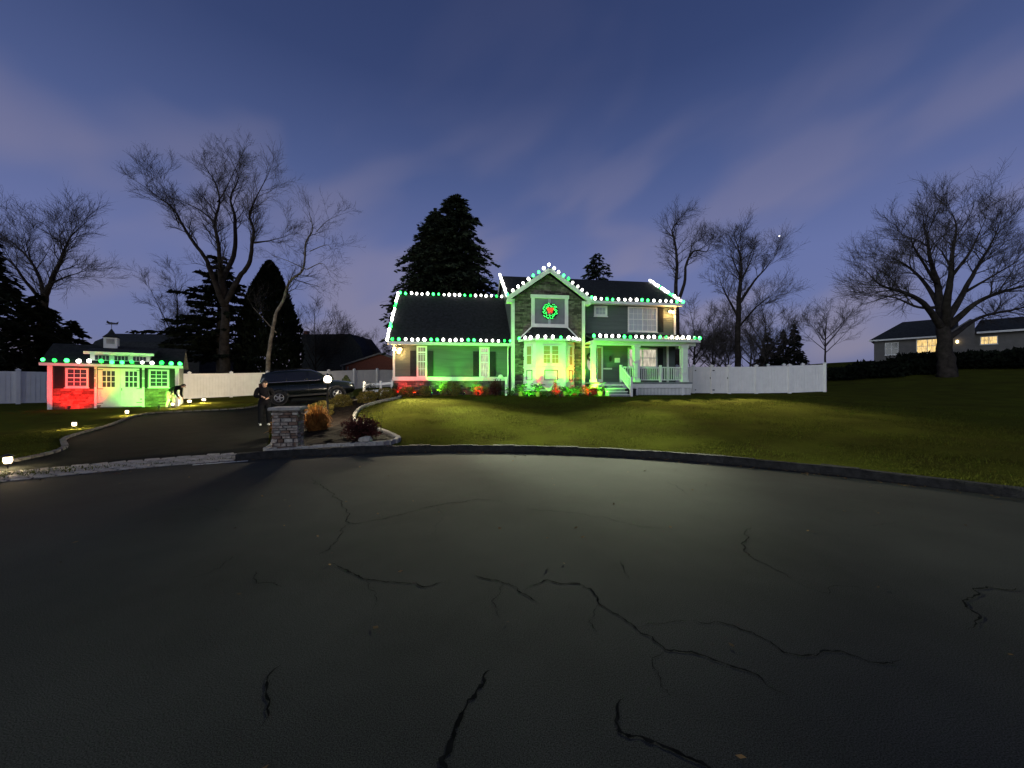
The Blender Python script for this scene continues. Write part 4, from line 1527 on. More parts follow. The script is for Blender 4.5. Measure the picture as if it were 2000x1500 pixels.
def ssp(label, x, y, tx, ty, tz, col, w, cone):
    c, s = math.cos(SHA), math.sin(SHA)
    p = Vector((SHO.x + x * c - y * s, SHO.y + x * s + y * c, 0))
    p.z = h(p.x, p.y) + .02
    t = Vector((SHO.x + tx * c - ty * s, SHO.y + tx * s + ty * c, SHO.z + tz))
    return ground_spot(label, p, t, col, w, cone)


ssp('red spotlight in the grass before the shed', .85, -1.0, .85, 0, .75, RED, SPW * 2.3, 112)
ssp('green spotlight in the grass before the shed', 3.95, -1.9, 3.6, 0, 1.1, GRN, SPW * 3.4, 100)

# ------------------------------------------------------------------ path lights and the post lamp


def path_light(label, x, y, hgt=.30, s=1.0, lift=0):
    root = empty('path_light', (x, y, h(x, y)))
    MB().tube([(0, 0, -.1), (0, 0, hgt - .06)], .012, 6).build('stake', 'black_metal', root)
    MB().lathe([(.03, hgt - .07), (.05, hgt - .06), (.05, hgt - .05)], 10).build('collar', 'black_metal', root)
    MB().lathe([(.045 * s, hgt - .05), (.062 * s, hgt), (.058 * s, hgt + .06), (.02, hgt + .075)], 10).build('globe', 'path_glow', root, smooth=True)
    point('lamp_light', root, (0, 0, hgt), 520 * s * s, (1.0, 0.76, 0.42), .07 * s)
    MB().lathe([(.085, hgt + .076), (.06, hgt + .10), (.012, hgt + .13)], 10).build('cap', 'black_metal', root)
    tag(root, label, 'path light', 'path lights along the driveway')


for (px, py, Y, lab) in ((145, 829, 13.0, 'glowing path light in the grass, second along the driveway from the road'), (248, 808, 16.4, 'glowing path light in front of the shed doors'),
                         (337, 790, 19.0, 'glowing path light at the feet of the bending person'), (370, 784, 20.6, 'bright path light just past the corner of the shed'), (398, 781, 22.6, 'glowing path light farthest along the driveway by the fence')):
    p = at(px, py, Y)
    path_light(lab, p.x, p.y, max(.16, min(.36, p.z - h(p.x, p.y))), 1.5 if px > 360 else 1.0)
path_light('glowing path light by the road at the end of the cobbles', -9.45, 7.1, .16, 1.0)

lp = empty('post_lamp', (-6.52, 13.4, h(-6.52, 13.4)))
MB().lathe([(.055, -.2), (.055, .1), (.035, .16), (.030, 1.36), (.05, 1.40), (.05, 1.44)], 12).build('post', 'black_metal', lp, smooth=True)
MB().lathe([(.05, 1.44), (.09, 1.47), (.09, 1.485)], 12).build('lamp_collar', 'black_metal', lp)
MB().lathe([(.06, 1.487), (.115, 1.54), (.13, 1.61), (.105, 1.69), (.05, 1.73)], 14).build('lamp_globe', 'post_glow', lp, smooth=True)
point('lamp_light', lp, (0, 0, 1.61), 4200, (1.0, 0.84, 0.58), .14)
MB().lathe([(.06, 1.732), (.05, 1.77), (.01, 1.81)], 12).build('lamp_cap', 'black_metal', lp)
tag(lp, 'bright globe lamp on a dark post behind the pillar', 'lamp')

# ------------------------------------------------------------------ stone pillar at the drive mouth
pp = Vector((-5.38, 9.12, h(-5.38, 9.12) - .02))
pil = empty('stone_pillar', pp, R(14))
tag(pil, 'mailbox pillar of rough stone with a flat capstone by the road', 'pillar')
MB().box(-.235, .235, -.235, .235, -.1, .98).build('core', 'mortar', pil)
z = 0.0
while z < .97:
    hgt_ = min(random.uniform(.055, .10), .985 - z)
    if .985 - z - hgt_ < .04:
        hgt_ = .985 - z
    for side in range(4):
        x = -.275
        while x < .275:
            w = random.uniform(.11, .26)
            xe = x + w
            if .275 - xe < .08:
                xe = .275
            dd = random.uniform(.02, .048)
            mm = MB()
            b = .008
            j = lambda: random.uniform(-.006, .006)
            lo, hi, za, zb = x + .004, xe - .004, z + .004, z + hgt_ - .004
            mm.add([(lo, -.235, za), (hi, -.235, za), (hi, -.235, zb), (lo, -.235, zb), (lo + b + j(), -.235 - dd + j(), za + b), (hi - b + j(), -.235 - dd + j(), za + b), (hi - b + j(), -.235 - dd + j(), zb - b), (lo + b + j(), -.235 - dd + j(), zb - b)],
                   [(4, 5, 6, 7), (0, 1, 5, 4), (1, 2, 6, 5), (2, 3, 7, 6), (3, 0, 4, 7)])
            o = mm.build('stone', random.choice(('stone_pillar', 'stone_pillar', 'stone_warm', 'granite')), pil)
            o.rotation_euler = (0, 0, side * math.pi / 2)
            x = xe
    z += hgt_
cp = MB()
cp.lathe([(.46, 0), (.475, .015), (.475, .055), (.45, .075)], 4)
cp.build('capstone', 'pale_granite', pil, loc=(0, 0, .986)).rotation_euler = (0, 0, R(45))

# ------------------------------------------------------------------ plants


def leaf_cloud(n, rad, zc, size, flat=1.0, seed=0, droop=0.0, shell=.55):
    g = np.random.default_rng(seed)
    d = g.normal(size=(n, 3))
    d /= np.linalg.norm(d, axis=1)[:, None]
    lump = 1 + .16 * np.sin(d[:, 0] * 5 + seed) * np.sin(d[:, 1] * 6 + 2 * seed) + .10 * np.sin(d[:, 2] * 9 + seed)
    r_ = (shell + (1 - shell) * g.uniform(0, 1, n) ** .6) * lump
    c = d * r_[:, None] * np.array(rad) + np.array([0, 0, zc])
    keep_ = c[:, 2] > .01
    c, d = c[keep_], d[keep_]
    n = len(c)
    a = g.normal(size=(n, 3)) * .8 + d * .9
    a[:, 2] += .35 - droop
    a /= np.linalg.norm(a, axis=1)[:, None]
    b = np.cross(a, g.normal(size=(n, 3)))
    b /= np.linalg.norm(b, axis=1)[:, None] + 1e-9
    s = size * g.uniform(.6, 1.4, n)[:, None]
    v = np.stack([c - a * s * .5, c + b * s * .28, c + a * s * .7, c - b * s * .28], 1).reshape(-1, 3)
    i = np.arange(n)[:, None] * 4
    t = np.concatenate([i + np.array([[0, 1, 2]]), i + np.array([[0, 2, 3]])])
    return v, t


def shrub(label, x, y, rad, zc, size, n, leaf, seed, cat='shrub', name='shrub', group=None, droop=0.0, shell=.5):
    root = empty(name, (x, y, h(x, y) - .02))
    v, t = leaf_cloud(n, rad, zc, size, seed=seed, droop=droop, shell=shell)
    big_mesh('foliage', v, t, leaf, root)
    st = MB()
    random.seed(seed)
    for k in range(7):
        a = random.uniform(0, 6.28)
        q = Vector((math.cos(a) * rad[0] * .6, math.sin(a) * rad[1] * .6, zc + rad[2] * random.uniform(.1, .6)))
        st.tube([(0, 0, 0), tuple(q * .5 + Vector((0, 0, .05))), tuple(q)], [.018, .012, .005], 5)
    s_ = st.build('stems', 'bark', root)
    tag(root, label, cat, group)
    return root


G1 = 'rounded shrubs between driveway and lawn'
shrub('rounded shrub just behind the lamp post', -7.75, 15.4, (.46, .44, .34), .30, .05, 3200, 'leaf_gold', 11, group=G1, shell=.72)
shrub('rounded golden shrub, first beyond the lamp post', -8.1, 18.0, (.50, .46, .33), .28, .05, 3200, 'leaf_gold', 12, group=G1, shell=.72)
shrub('rounded golden shrub, middle one beside the front of the car', -7.1, 18.5, (.46, .42, .31), .27, .05, 2800, 'leaf_gold', 13, group=G1, shell=.72)
shrub('rounded golden shrub nearest the garage corner of the house', -6.5, 19.6, (.50, .44, .32), .29, .05, 2800, 'leaf_gold', 14, group=G1, shell=.72)
shrub('low yellowish shrub by the rail fence', -7.9, 21.0, (.55, .4, .26), .22, .055, 1500, 'leaf_gold', 15, group=G1)
shrub('thin dark shrub against the rail fence', at(722, 770, 22.0).x, 22.0, (.42, .3, .45), .55, .05, 500, 'leaf_dark', 16, shell=.1)
shrub('dark red barberry shrub in the mulch bed near the road', -4.05, 10.15, (.52, .42, .36), .32, .05, 3400, 'leaf_red', 17, shell=.15)
# a few taller shoots over the barberry
ro_ = empty('leafy_shoots', (-3.95, 10.55, h(-3.95, 10.55)))
ms = MB()
for k in range(14):
    a = random.uniform(0, 6.28)
    px_, py_ = random.uniform(-.35, .35), random.uniform(-.15, .15)
    hq = random.uniform(.55, .85)
    ms.tube([(px_, py_, 0), (px_ + .04 * math.cos(a), py_, hq * .6), (px_ + .1 * math.cos(a), py_ + .05 * math.sin(a), hq)], [.006, .005, .002], 4)
    for q in range(7):
        zz = hq * random.uniform(.5, 1)
        b = random.uniform(0, 6.28)
        c = Vector((px_ + .07 * math.cos(a), py_, zz))
        dx = Vector((math.cos(b), math.sin(b), .5)) * .06
        sx = Vector((-math.sin(b), math.cos(b), 0)) * .016
        ms.add([tuple(c), tuple(c + dx * .5 + sx), tuple(c + dx), tuple(c + dx * .5 - sx)], [(0, 1, 2, 3)])
o_ = ms.build('shoots', 'leaf_dark', ro_)
o_['kind'] = 'stuff'
tag(ro_, 'thin green leafy shoots rising behind the dark red shrub', 'plant')
# pale boulder
bo = MB()
bm2 = bmesh.new()
bmesh.ops.create_icosphere(bm2, subdivisions=2, radius=1)
for v in bm2.verts:
    k = 1 + .22 * mnoise.noise(v.co * 1.7)
    v.co = Vector((v.co.x * .19 * k, v.co.y * .14 * k, v.co.z * .11 * k))
me = bpy.data.meshes.new('boulder')
bm2.to_mesh(me)
bm2.free()
me.materials.append(MATS['granite'])
ob = link('boulder', me, None, (-3.75, 9.72, h(-3.75, 9.72) + .09))
tag(ob, 'pale rounded boulder at the foot of the dark red shrub', 'rock')


def tuft(label, x, y, n, hgt, spread, leaf, seed, w=.012):
    root = empty('ornamental_grass', (x, y, h(x, y)))
    g = np.random.default_rng(seed)
    V_, T_ = [], []
    for k in range(n):
        a = g.uniform(0, 6.283)
        r0_ = spread * .75 * g.uniform(0, 1) ** .6
        rs = spread * .6 * g.uniform(.1, 1)
        hz = hgt * (g.uniform(.30, 1.0) if g.uniform() < .85 else g.uniform(1.0, 1.35)) * (1.05 - .5 * (r0_ / (spread * .75)) ** 2)
        ca, sa = math.cos(a), math.sin(a)
        pts_ = [(r0_, 0), (r0_ + rs * .25, hz * .55), (r0_ + rs * .65, hz * .95), (r0_ + rs, hz * g.uniform(.6, .98))]
        tx = g.normal(0, .05)
        ww = w * g.uniform(.5, 1.2)
        b0 = len(V_)
        for q, (rr_, zz) in enumerate(pts_):
            s = ww * (1, .9, .7, .15)[q]
            cx_, cy_ = ca * rr_ - sa * tx * q, sa * rr_ + ca * tx * q
            V_.append((cx_ - sa * s, cy_ + ca * s, zz))
            V_.append((cx_ + sa * s, cy_ - ca * s, zz))
        for q in range(3):
            T_ += [(b0 + 2 * q, b0 + 2 * q + 1, b0 + 2 * q + 3), (b0 + 2 * q, b0 + 2 * q + 3, b0 + 2 * q + 2)]
    o = big_mesh('blades', np.array(V_), np.array(T_), leaf, root)
    MB().lathe([(.12, -.05), (.14, .04), (.05, .12)], 10).build('crown', leaf, root)
    tag(root, label, 'grass')
    return root


tuft('tall rust coloured dry grass between the pillar and lamp post', -6.12, 11.9, 2000, .68, .34, 'dry_grass', 21)
tuft('rust coloured dry grass showing past the driveway side of the pillar', -6.75, 11.2, 900, .62, .32, 'dry_grass', 22)

# foundation bed of the house
G2 = 'shrubs along the foot of the house'


def fs_(label, x, y, rad, zc, n, leaf, seed, size=.06, name='shrub', shell=.45):
    p = hw(x, y, 0)
    return shrub(label, p.x, p.y, rad, zc, size, n, leaf, seed, name=name, group=G2, shell=shell)


fs_('golden shrub beside the red light at the garage corner', .92, -1.0, (.50, .40, .30), .27, 1500, 'leaf_gold', 31)
fs_('smaller golden shrub between the red and green wing spotlights', 1.90, -1.1, (.36, .34, .32), .28, 1100, 'leaf_gold', 32)
fs_('largest domed golden shrub under the green lit siding', 3.20, -1.2, (.66, .50, .48), .36, 2600, 'leaf_gold', 33)
fs_('low red lit shrub under the second wing window', 4.72, -.85, (.34, .25, .36), .34, 900, 'leaf_green', 34)
fs_('thin shrub beside the red lit shrub', 5.15, -1.05, (.22, .22, .30), .26, 500, 'leaf_gold', 35)
fs_('brown bare looking shrub at the inner corner of the wing', 5.75, -.95, (.38, .34, .46), .46, 1400, 'leaf_red', 36, shell=.2)
fs_('dark shrub in the corner by the first red light', .18, -.62, (.22, .2, .34), .36, 600, 'leaf_dark', 37)
# the rounded pale ornament on a stem by the downspout
bt = empty('globe_ornament', hw(6.05, -.7, 0))
MB().tube([(0, 0, -.1), (0, 0, .95)], .02, 6).build('stem', 'bark', bt)
gm = MB().lathe([(.0, -.14), (.10, -.10), (.15, 0), (.10, .10), (.0, .14)], 12)
gm.build('globe', 'white_paint', bt, smooth=True, loc=(0, 0, 1.06))
tag(bt, 'pale round garden ornament on a stem beside the downspout', 'ornament')
MB_ = MB().box(-.06, .06, -.06, .06, -.1, 1.05).build('garden_post', 'white_paint', None, loc=hw(6.35, -.8, 0))
tag(MB_, 'short white garden post beside the downspout', 'post')


def broadleaf(label, x, y, n, size, hgt, spread, seed, pot=False):
    p = hw(x, y, 0)
    root = empty('leafy_plant', (p.x, p.y, h(p.x, p.y)))
    random.seed(seed)
    m_ = MB()
    z0 = .22 if pot else .02
    for k in range(n):
        a = random.uniform(0, 6.28)
        t = random.uniform(.25, 1)
        c0 = Vector((0, 0, z0))
        c = Vector((math.cos(a) * spread * t, math.sin(a) * spread * t, z0 + hgt * random.uniform(.35, 1)))
        m_.tube([tuple(c0), tuple((c0 + c) / 2 + Vector((0, 0, .05))), tuple(c)], [.008, .006, .004], 4)
        d = Vector((math.cos(a), math.sin(a), random.uniform(-.5, .4))).normalized() * size * random.uniform(.7, 1.2)
        s = Vector((-math.sin(a), math.cos(a), random.uniform(-.3, .3))).normalized() * size * .42
        up = Vector((0, 0, size * .1))
        m_.add([tuple(c), tuple(c + d * .4 + s + up), tuple(c + d), tuple(c + d * .4 - s + up), tuple(c + d * .45)], [(0, 1, 4), (1, 2, 4), (2, 3, 4), (3, 0, 4)])
    o = m_.build('leaves', 'leaf_green', root)
    o['kind'] = 'stuff'
    if pot:
        MB().lathe([(.12, 0), (.16, .22), (.175, .23), (.175, .26), (.14, .26)], 12).build('pot', 'clay', root)
    tag(root, label, 'plant', 'leafy plants before the bay')


broadleaf('broad leaved plant by the downspout in green light', 6.55, -1.7, 49, .20, .42, .26, 41)
broadleaf('potted broad leaved plant at the driveway corner of the stone gable', 7.05, -1.65, 57, .22, .42, .26, 42, True)
broadleaf('low leafy plant at the foot of the stone gable corner', 7.45, -2.1, 45, .20, .30, .26, 43)
broadleaf('potted plant before the driveway side of the bay', 7.95, -2.05, 64, .22, .50, .28, 44, True)
broadleaf('leafy plant between the potted plant and the cone tree', 8.35, -2.5, 45, .20, .28, .24, 45)
broadleaf('red lit leafy plant on the porch side of the cone tree', 9.25, -2.35, 45, .20, .34, .24, 46, True)
broadleaf('leafy plant before the porch side of the bay', 9.75, -2.1, 64, .22, .46, .28, 47)
broadleaf('leafy plant at the porch corner of the stone gable', 10.25, -1.75, 57, .22, .48, .26, 48)
broadleaf('red lit leafy plant beside the porch steps', 10.85, -1.65, 64, .22, .55, .26, 49)
broadleaf('dark potted plant at the foot of the porch steps', 11.45, -2.15, 57, .16, .35, .22, 50, True)
ct = hw(8.77, -2.55, 0)
v, t = leaf_cloud(2200, (.27, .27, .9), .05, .06, seed=51, shell=.25)
rr0 = np.hypot(v[:, 0], v[:, 1])
sc0 = np.clip(1.0 - v[:, 2] / .98, .02, 1)
v[:, 0] *= sc0 * 1.25
v[:, 1] *= sc0 * 1.25
cone = empty('cone_tree', (ct.x, ct.y, h(ct.x, ct.y)))
big_mesh('foliage', v + np.array([0, 0, .1]), t, 'leaf_green', cone)
MB().tube([(0, 0, -.05), (0, 0, .9)], [.03, .008], 6).build('trunk', 'bark', cone)
tag(cone, 'small cone shaped tree in red light before the bay', 'tree')
bx_ = MB().box(-.28, .28, -.2, .2, 0, .34)
bx_.box(-.30, .30, -.22, .22, .342, .40)
sb_ = bx_.build('storage_box', 'shutter', None, loc=hw(13.15, -2.15, -.02))
sb_.rotation_euler = (0, 0, HA)
tag(sb_, 'small dark green box on the lawn beside the porch steps', 'box')

# ------------------------------------------------------------------ car
car_p = Vector((-11.55, 21.75, 0))
cz0, cz1 = h(-13.1, 21.05), h(-9.9, 22.5)
car_p.z = (cz0 + cz1) / 2 + .02
car = empty('parked_car', car_p, math.atan2(1.45, 3.2))
car.rotation_euler = (0, -math.atan2(cz1 - cz0, 3.5), math.atan2(1.45, 3.2))
tag(car, 'dark parked suv on the driveway facing the house', 'car')


def loft(stations, closed_end=True, n=20, pw=3.2):
    """stations: (x, z0, z1, half width low, half width high); rounded section"""
    mm = MB()
    for (x, z0, z1, w0, w1) in stations:
        for k in range(n):
            a = 2 * math.pi * k / n
            ca, sa = math.cos(a), math.sin(a)
            u = math.copysign(abs(ca) ** (2 / pw), ca)
            vz = math.copysign(abs(sa) ** (2 / pw), sa)
            t = (vz + 1) / 2
            mm.v.append((x, u * (w0 + (w1 - w0) * t), z0 + (z1 - z0) * t))
    for i in range(len(stations) - 1):
        for k in range(n):
            k2 = (k + 1) % n
            mm.f.append([i * n + k, (i + 1) * n + k, (i + 1) * n + k2, i * n + k2])
            mm.mi.append(0)
    mm.f.append(list(range(n)))
    mm.f.append([(len(stations) - 1) * n + k for k in range(n)][::-1])
    mm.mi += [0, 0]
    return mm


body = loft([(-2.34, .52, 1.06, .74, .76), (-2.28, .38, 1.15, .86, .86), (-1.95, .30, 1.18, .92, .89), (-1.2, .27, 1.18, .94, .91), (0, .25, 1.17, .95, .92), (1.0, .25, 1.16, .94, .90), (1.5, .27, 1.13, .93, .87), (1.95, .32, 1.06, .91, .82), (2.22, .38, .98, .86, .78), (2.34, .48, .86, .78, .70)])
body.build('body', 'car_paint', car, smooth=True, fixn=True)
cab = loft([(-2.26, 1.08, 1.22, .84, .82), (-2.18, 1.06, 1.56, .87, .74), (-2.02, 1.06, 1.76, .88, .72), (-1.5, 1.06, 1.84, .90, .71), (-.5, 1.06, 1.86, .90, .71), (.15, 1.06, 1.82, .90, .70), (.55, 1.06, 1.66, .89, .68), (.92, 1.06, 1.38, .87, .68), (1.12, 1.06, 1.19, .85, .72)], pw=4.6)
cab.build('cabin', 'car_paint', car, smooth=True, fixn=True)


def side_y(zz):
    t = (zz - 1.06) / .78
    return .905 + (.715 - .905) * t + .012


for s in (-1, 1):
    for poly in ([(.02, 1.23), (.86, 1.23), (.44, 1.60), (.02, 1.70)], [(-.98, 1.23), (-.05, 1.23), (-.05, 1.71), (-.98, 1.705)], [(-2.02, 1.25), (-1.05, 1.23), (-1.05, 1.70), (-1.90, 1.66)]):
        vs = [(x, s * side_y(z), z) for x, z in poly]
        mm = MB().slab(vs if s < 0 else vs[::-1], .01)
        mm.build('side_window', 'car_glass', car)
    MB().bar((-2.0, s * (side_y(1.20) + .006), 1.20), (.90, s * (side_y(1.20) + .006), 1.20), .012, .02).build('window_trim', 'chrome', car)
    mi_ = MB().lathe([(.0, -.1), (.07, -.07), (.085, 0), (.06, .07), (.0, .09)], 10)
    mi_.v = [(x * .8 + .68, s * (1.0 + y * 1.3), 1.25 + z) for x, y, z in mi_.v]
    mi_.build('wing_mirror', 'car_paint', car, smooth=True)
    for xh in (-.92, .12):
        MB().tube([(xh, s * .93, .96), (xh + .04, s * .965, .965), (xh + .18, s * .965, .965), (xh + .22, s * .93, .96)], .012, 6).build('door_handle', 'chrome', car)
    for xs_ in (.0, -1.02):
        MB().bar((xs_, s * .938, .45), (xs_, s * .925, 1.08), .006, .008).build('door_seam', 'black_metal', car)
    MB().bar((-1.0, s * .945, .42), (1.0, s * .945, .42), .03, .10).build('sill_trim', 'black_metal', car)
    hl_ = MB().lathe([(.0, -.05), (.10, 0), (.0, .05)], 10)
    hl_.v = [(2.17 + x * .9 - abs(y) * .3, s * (.68 + y * 1.3), .90 + z * 1.3) for x, y, z in hl_.v]
    hl_.build('headlight', 'chrome', car, smooth=True)
    MB().box(-2.31, -2.20, s * .70 - .12, s * .70 + .12, .90, 1.18).build('tail_light', 'leaf_red', car)
    MB().tube([(-1.85, s * .62, 1.80), (-1.7, s * .62, 1.87), (0, s * .62, 1.90), (.15, s * .62, 1.82)], .018, 6).build('roof_rail', 'black_metal', car)
    for xw in (-1.42, 1.42):
        ar = MB().lathe([(.42, .0), (.42, .014)], 28)
        ar.v = [(xw + x, s * (.905 + z), .38 + y) for x, y, z in ar.v]
        ar.build('wheel_arch', 'black_metal', car)
        fl = MB()
        arc = [(xw + .435 * math.cos(a), s * .925, .38 + .435 * math.sin(a)) for a in np.linspace(-.35, math.pi + .35, 22)]
        fl.tube(arc, .028, 6)
        fl.build('arch_flare', 'car_paint', car, smooth=True)
        wl = empty('wheel', (xw, s * .84, .36))
        wl.parent = car
        ty = MB().lathe([(.23, -.10), (.33, -.115), (.36, -.08), (.36, .08), (.33, .115), (.23, .10)], 28)
        ty.v = [(x, z, y) for x, y, z in ty.v]
        ty.build('tyre', 'rubber', wl, smooth=True)
        rm_ = MB()
        for k in range(5):
            a = 2 * math.pi * k / 5
            rm_.bar((0, s * .108, 0), (.21 * math.cos(a), s * .104, .21 * math.sin(a)), .07, .02, up=(0, 1, 0))
        rm_.tube([(.215 * math.cos(a), s * .108, .215 * math.sin(a)) for a in np.linspace(0, 6.2832, 25)], .018, 6, False)
        rm_.build('rim', 'rim_metal', wl)
MB().slab([(.62, -.62, 1.62), (.62, .62, 1.62), (1.10, .72, 1.22), (1.10, -.72, 1.22)][::-1], .01).build('windscreen', 'car_glass', car, loc=(.035, 0, .025))
MB().slab([(-2.10, -.62, 1.68), (-2.10, .62, 1.68), (-2.24, .72, 1.25), (-2.24, -.72, 1.25)], .01).build('rear_window', 'car_glass', car, loc=(-.03, 0, .02))
MB().box(-2.37, -2.27, -.78, .78, .42, .62).build('rear_bumper', 'black_metal', car)
MB().box(2.30, 2.37, -.55, .55, .50, .70).build('grille', 'black_metal', car)
MB().box(-2.345, -2.33, -.26, .26, .78, .89).build('number_plate', 'white_paint', car)

# ------------------------------------------------------------------ people


def person(label, loc, rz, J, E, mats, name='person'):
    """J: joint -> (x, y, z, radius); E: list of (a, b, material)"""
    keys = list(J)
    me = bpy.data.meshes.new(name)
    me.from_pydata([J[k][:3] for k in keys], [(keys.index(a), keys.index(b)) for a, b, _ in E], [])
    o = bpy.data.objects.new(name, me)
    C.objects.link(o)
    sk_ = o.modifiers.new('skin', 'SKIN')
    sk_.use_smooth_shade = True
    for i, k in enumerate(keys):
        r_ = J[k][3]
        me.skin_vertices[0].data[i].radius = (r_, r_ * (J[k][4] if len(J[k]) > 4 else 1)) if not isinstance(r_, tuple) else r_
        me.skin_vertices[0].data[i].use_root = (k == 'pelvis')
    sub = o.modifiers.new('sub', 'SUBSURF')
    sub.levels = sub.render_levels = 2
    dg = bpy.context.evaluated_depsgraph_get()
    dg.update()
    em = bpy.data.meshes.new_from_object(o.evaluated_get(dg))
    o.modifiers.clear()
    o.data = em
    em.materials.clear()
    for m_ in mats:
        em.materials.append(MATS[m_])
    segs = [(Vector(J[a][:3]), Vector(J[b][:3]), mats.index(m_), J[a][3], J[b][3]) for a, b, m_ in E]
    for p in em.polygons:
        c = p.center
        best, bi = 1e9, 0
        for a, b, k, ra, rb_ in segs:
            ab = b - a
            t = max(0, min(1, (c - a).dot(ab) / max(1e-9, ab.length_squared)))
            d = (a + ab * t - c).length - (ra + (rb_ - ra) * t)
            if d < best:
                best, bi = d, k
        p.material_index = bi
        p.use_smooth = True
    o.location = loc
    o.rotation_euler = (0, 0, rz)
    tag(o, label, 'person')
    return o


def hand(J, E, tagn, wrist, d, up, side):
    """palm and five fingers from a wrist joint along d; side: thumb direction"""
    d, up = Vector(d).normalized(), Vector(up).normalized()
    s = d.cross(up).normalized() * side
    w = Vector(J[wrist][:3])
    p = w + d * .05
    J[tagn + 'palm'] = (*p, .026)
    E.append((wrist, tagn + 'palm', 'skin'))
    for i, (off, ln) in enumerate(((.030, .068), (.010, .078), (-.010, .072), (-.028, .056))):
        k0 = p + d * .045 + s * off
        k1 = k0 + d * ln * .55 - up * .012
        k2 = k1 + d * ln * .35 - up * .032
        for q, (c, r_) in enumerate(((k0, .0105), (k1, .009), (k2, .0075))):
            J['%sf%d%d' % (tagn, i, q)] = (*c, r_)
        E.append((tagn + 'palm', '%sf%d0' % (tagn, i), 'skin'))
        E.append(('%sf%d0' % (tagn, i), '%sf%d1' % (tagn, i), 'skin'))
        E.append(('%sf%d1' % (tagn, i), '%sf%d2' % (tagn, i), 'skin'))
    t0_ = w + d * .035 + s * .034
    t1_ = t0_ + d * .035 + s * .022
    J[tagn + 't0'], J[tagn + 't1'] = (*t0_, .012), (*t1_, .009)
    E.append((tagn + 'palm', tagn + 't0', 'skin'))
    E.append((tagn + 't0', tagn + 't1', 'skin'))


def head_parts(o, c, fwd, size=.105):
    """hair cap, ears, eyes and nose under the person"""
    f = Vector(fwd).normalized()
    q = f.to_track_quat('X', 'Z')
    m_ = MB()
    bm3 = bmesh.new()
    bmesh.ops.create_icosphere(bm3, subdivisions=2, radius=1)
    for v in bm3.verts:
        v.co = Vector((v.co.x * size * 1.10, v.co.y * size * .96, v.co.z * size * 1.14))
    dele = [fc for fc in bm3.faces if fc.calc_center_median().z < size * .12 and fc.calc_center_median().x > -size * .35 or fc.calc_center_median().z < -size * .45 or (fc.calc_center_median().x > size * .55 and fc.calc_center_median().z < size * .6)]
    bmesh.ops.delete(bm3, geom=dele, context='FACES')
    for v in bm3.verts:
        v.co = q @ v.co + Vector(c) + Vector((0, 0, .012))
    me_ = bpy.data.meshes.new('hair')
    bm3.to_mesh(me_)
    bm3.free()
    me_.materials.append(MATS['hair'])
    link('hair', me_, o)
    def pl(p):
        return tuple(q @ Vector(p) + Vector(c))
    for s in (-1, 1):
        e_ = MB().lathe([(.0, -.02), (.012, -.012), (.016, .0), (.012, .014), (.0, .02)], 8)
        e_.v = [pl((x * .5 - .005, s * size * .93 + y * .4, z)) for x, y, z in e_.v]
        e_.build('ear', 'skin', o, smooth=True)
        e_ = MB().lathe([(.0, -.009), (.009, 0), (.0, .009)], 8)
        e_.v = [pl((size * .93 + x * .5, s * .034 + y, z + .008)) for x, y, z in e_.v]
        e_.build('eye', 'hair', o, smooth=True)
    MB().tube([pl((size * .93, 0, .012)), pl((size * 1.14, 0, -.024)), pl((size * .95, 0, -.036))], [.008, .014, .010], 6).build('nose', 'skin', o, smooth=True)
    MB().tube([pl((size * .90, -.022, -.062)), pl((size * .97, 0, -.060)), pl((size * .90, .022, -.062))], [.003, .006, .003], 5).build('mouth', 'leaf_red', o)


# standing person: x forward, y to their left
J = {'pelvis': (0, 0, .88, .170, .9), 'waist': (0.0, 0, 1.03, .172, .85), 'chest': (.01, 0, 1.22, .195, .9), 'collar': (.02, 0, 1.37, .125, .9), 'neck': (.05, 0, 1.43, .060), 'jaw': (.105, 0, 1.485, .068), 'skull': (.105, 0, 1.575, .094), 'top': (.09, 0, 1.63, .070)}
E = [('pelvis', 'waist', 'jacket'), ('waist', 'chest', 'jacket'), ('chest', 'collar', 'jacket'), ('collar', 'neck', 'jacket'), ('neck', 'jaw', 'skin'), ('jaw', 'skull', 'skin'), ('skull', 'top', 'skin')]
for s, n_ in ((1, 'l'), (-1, 'r')):
    J.update({n_ + 'hip': (0, s * .105, .82, .118), n_ + 'knee': (.06 if s > 0 else .0, s * .12, .46, .088), n_ + 'calf': (.0, s * .125, .30, .080), n_ + 'ankle': (-.01, s * .13, .085, .066), n_ + 'heel': (-.02, s * .12, .045, .045), n_ + 'toe': (.15, s * .14, .038, .036),
              n_ + 'sh': (.01, s * .215, 1.33, .098), n_ + 'el': (-.03, s * .275, 1.08, .078), n_ + 'wr': (.17, s * .13, 1.06 - .03 * s, .052)})
    E += [('pelvis', n_ + 'hip', 'trousers_dark'), (n_ + 'hip', n_ + 'knee', 'trousers_dark'), (n_ + 'knee', n_ + 'calf', 'trousers_dark'), (n_ + 'calf', n_ + 'ankle', 'trousers_dark'), (n_ + 'ankle', n_ + 'heel', 'shoe'), (n_ + 'heel', n_ + 'toe', 'shoe'),
          ('collar', n_ + 'sh', 'jacket'), (n_ + 'sh', n_ + 'el', 'jacket'), (n_ + 'el', n_ + 'wr', 'jacket')]
    hand(J, E, n_, n_ + 'wr', (.6, -s * .55, -.1), (0, 0, 1), s)
x, y = -9.12, 13.95
p1_ = person('person in a dark jacket standing on the driveway behind the pillar', (x, y, h(x, y) + .014), R(-50), J, E, ['jacket', 'trousers_dark', 'skin', 'shoe'])
p1_.scale = (1.0, 1.0, .985)
head_parts(p1_, (.104, 0, 1.552), (1, 0, -.45))
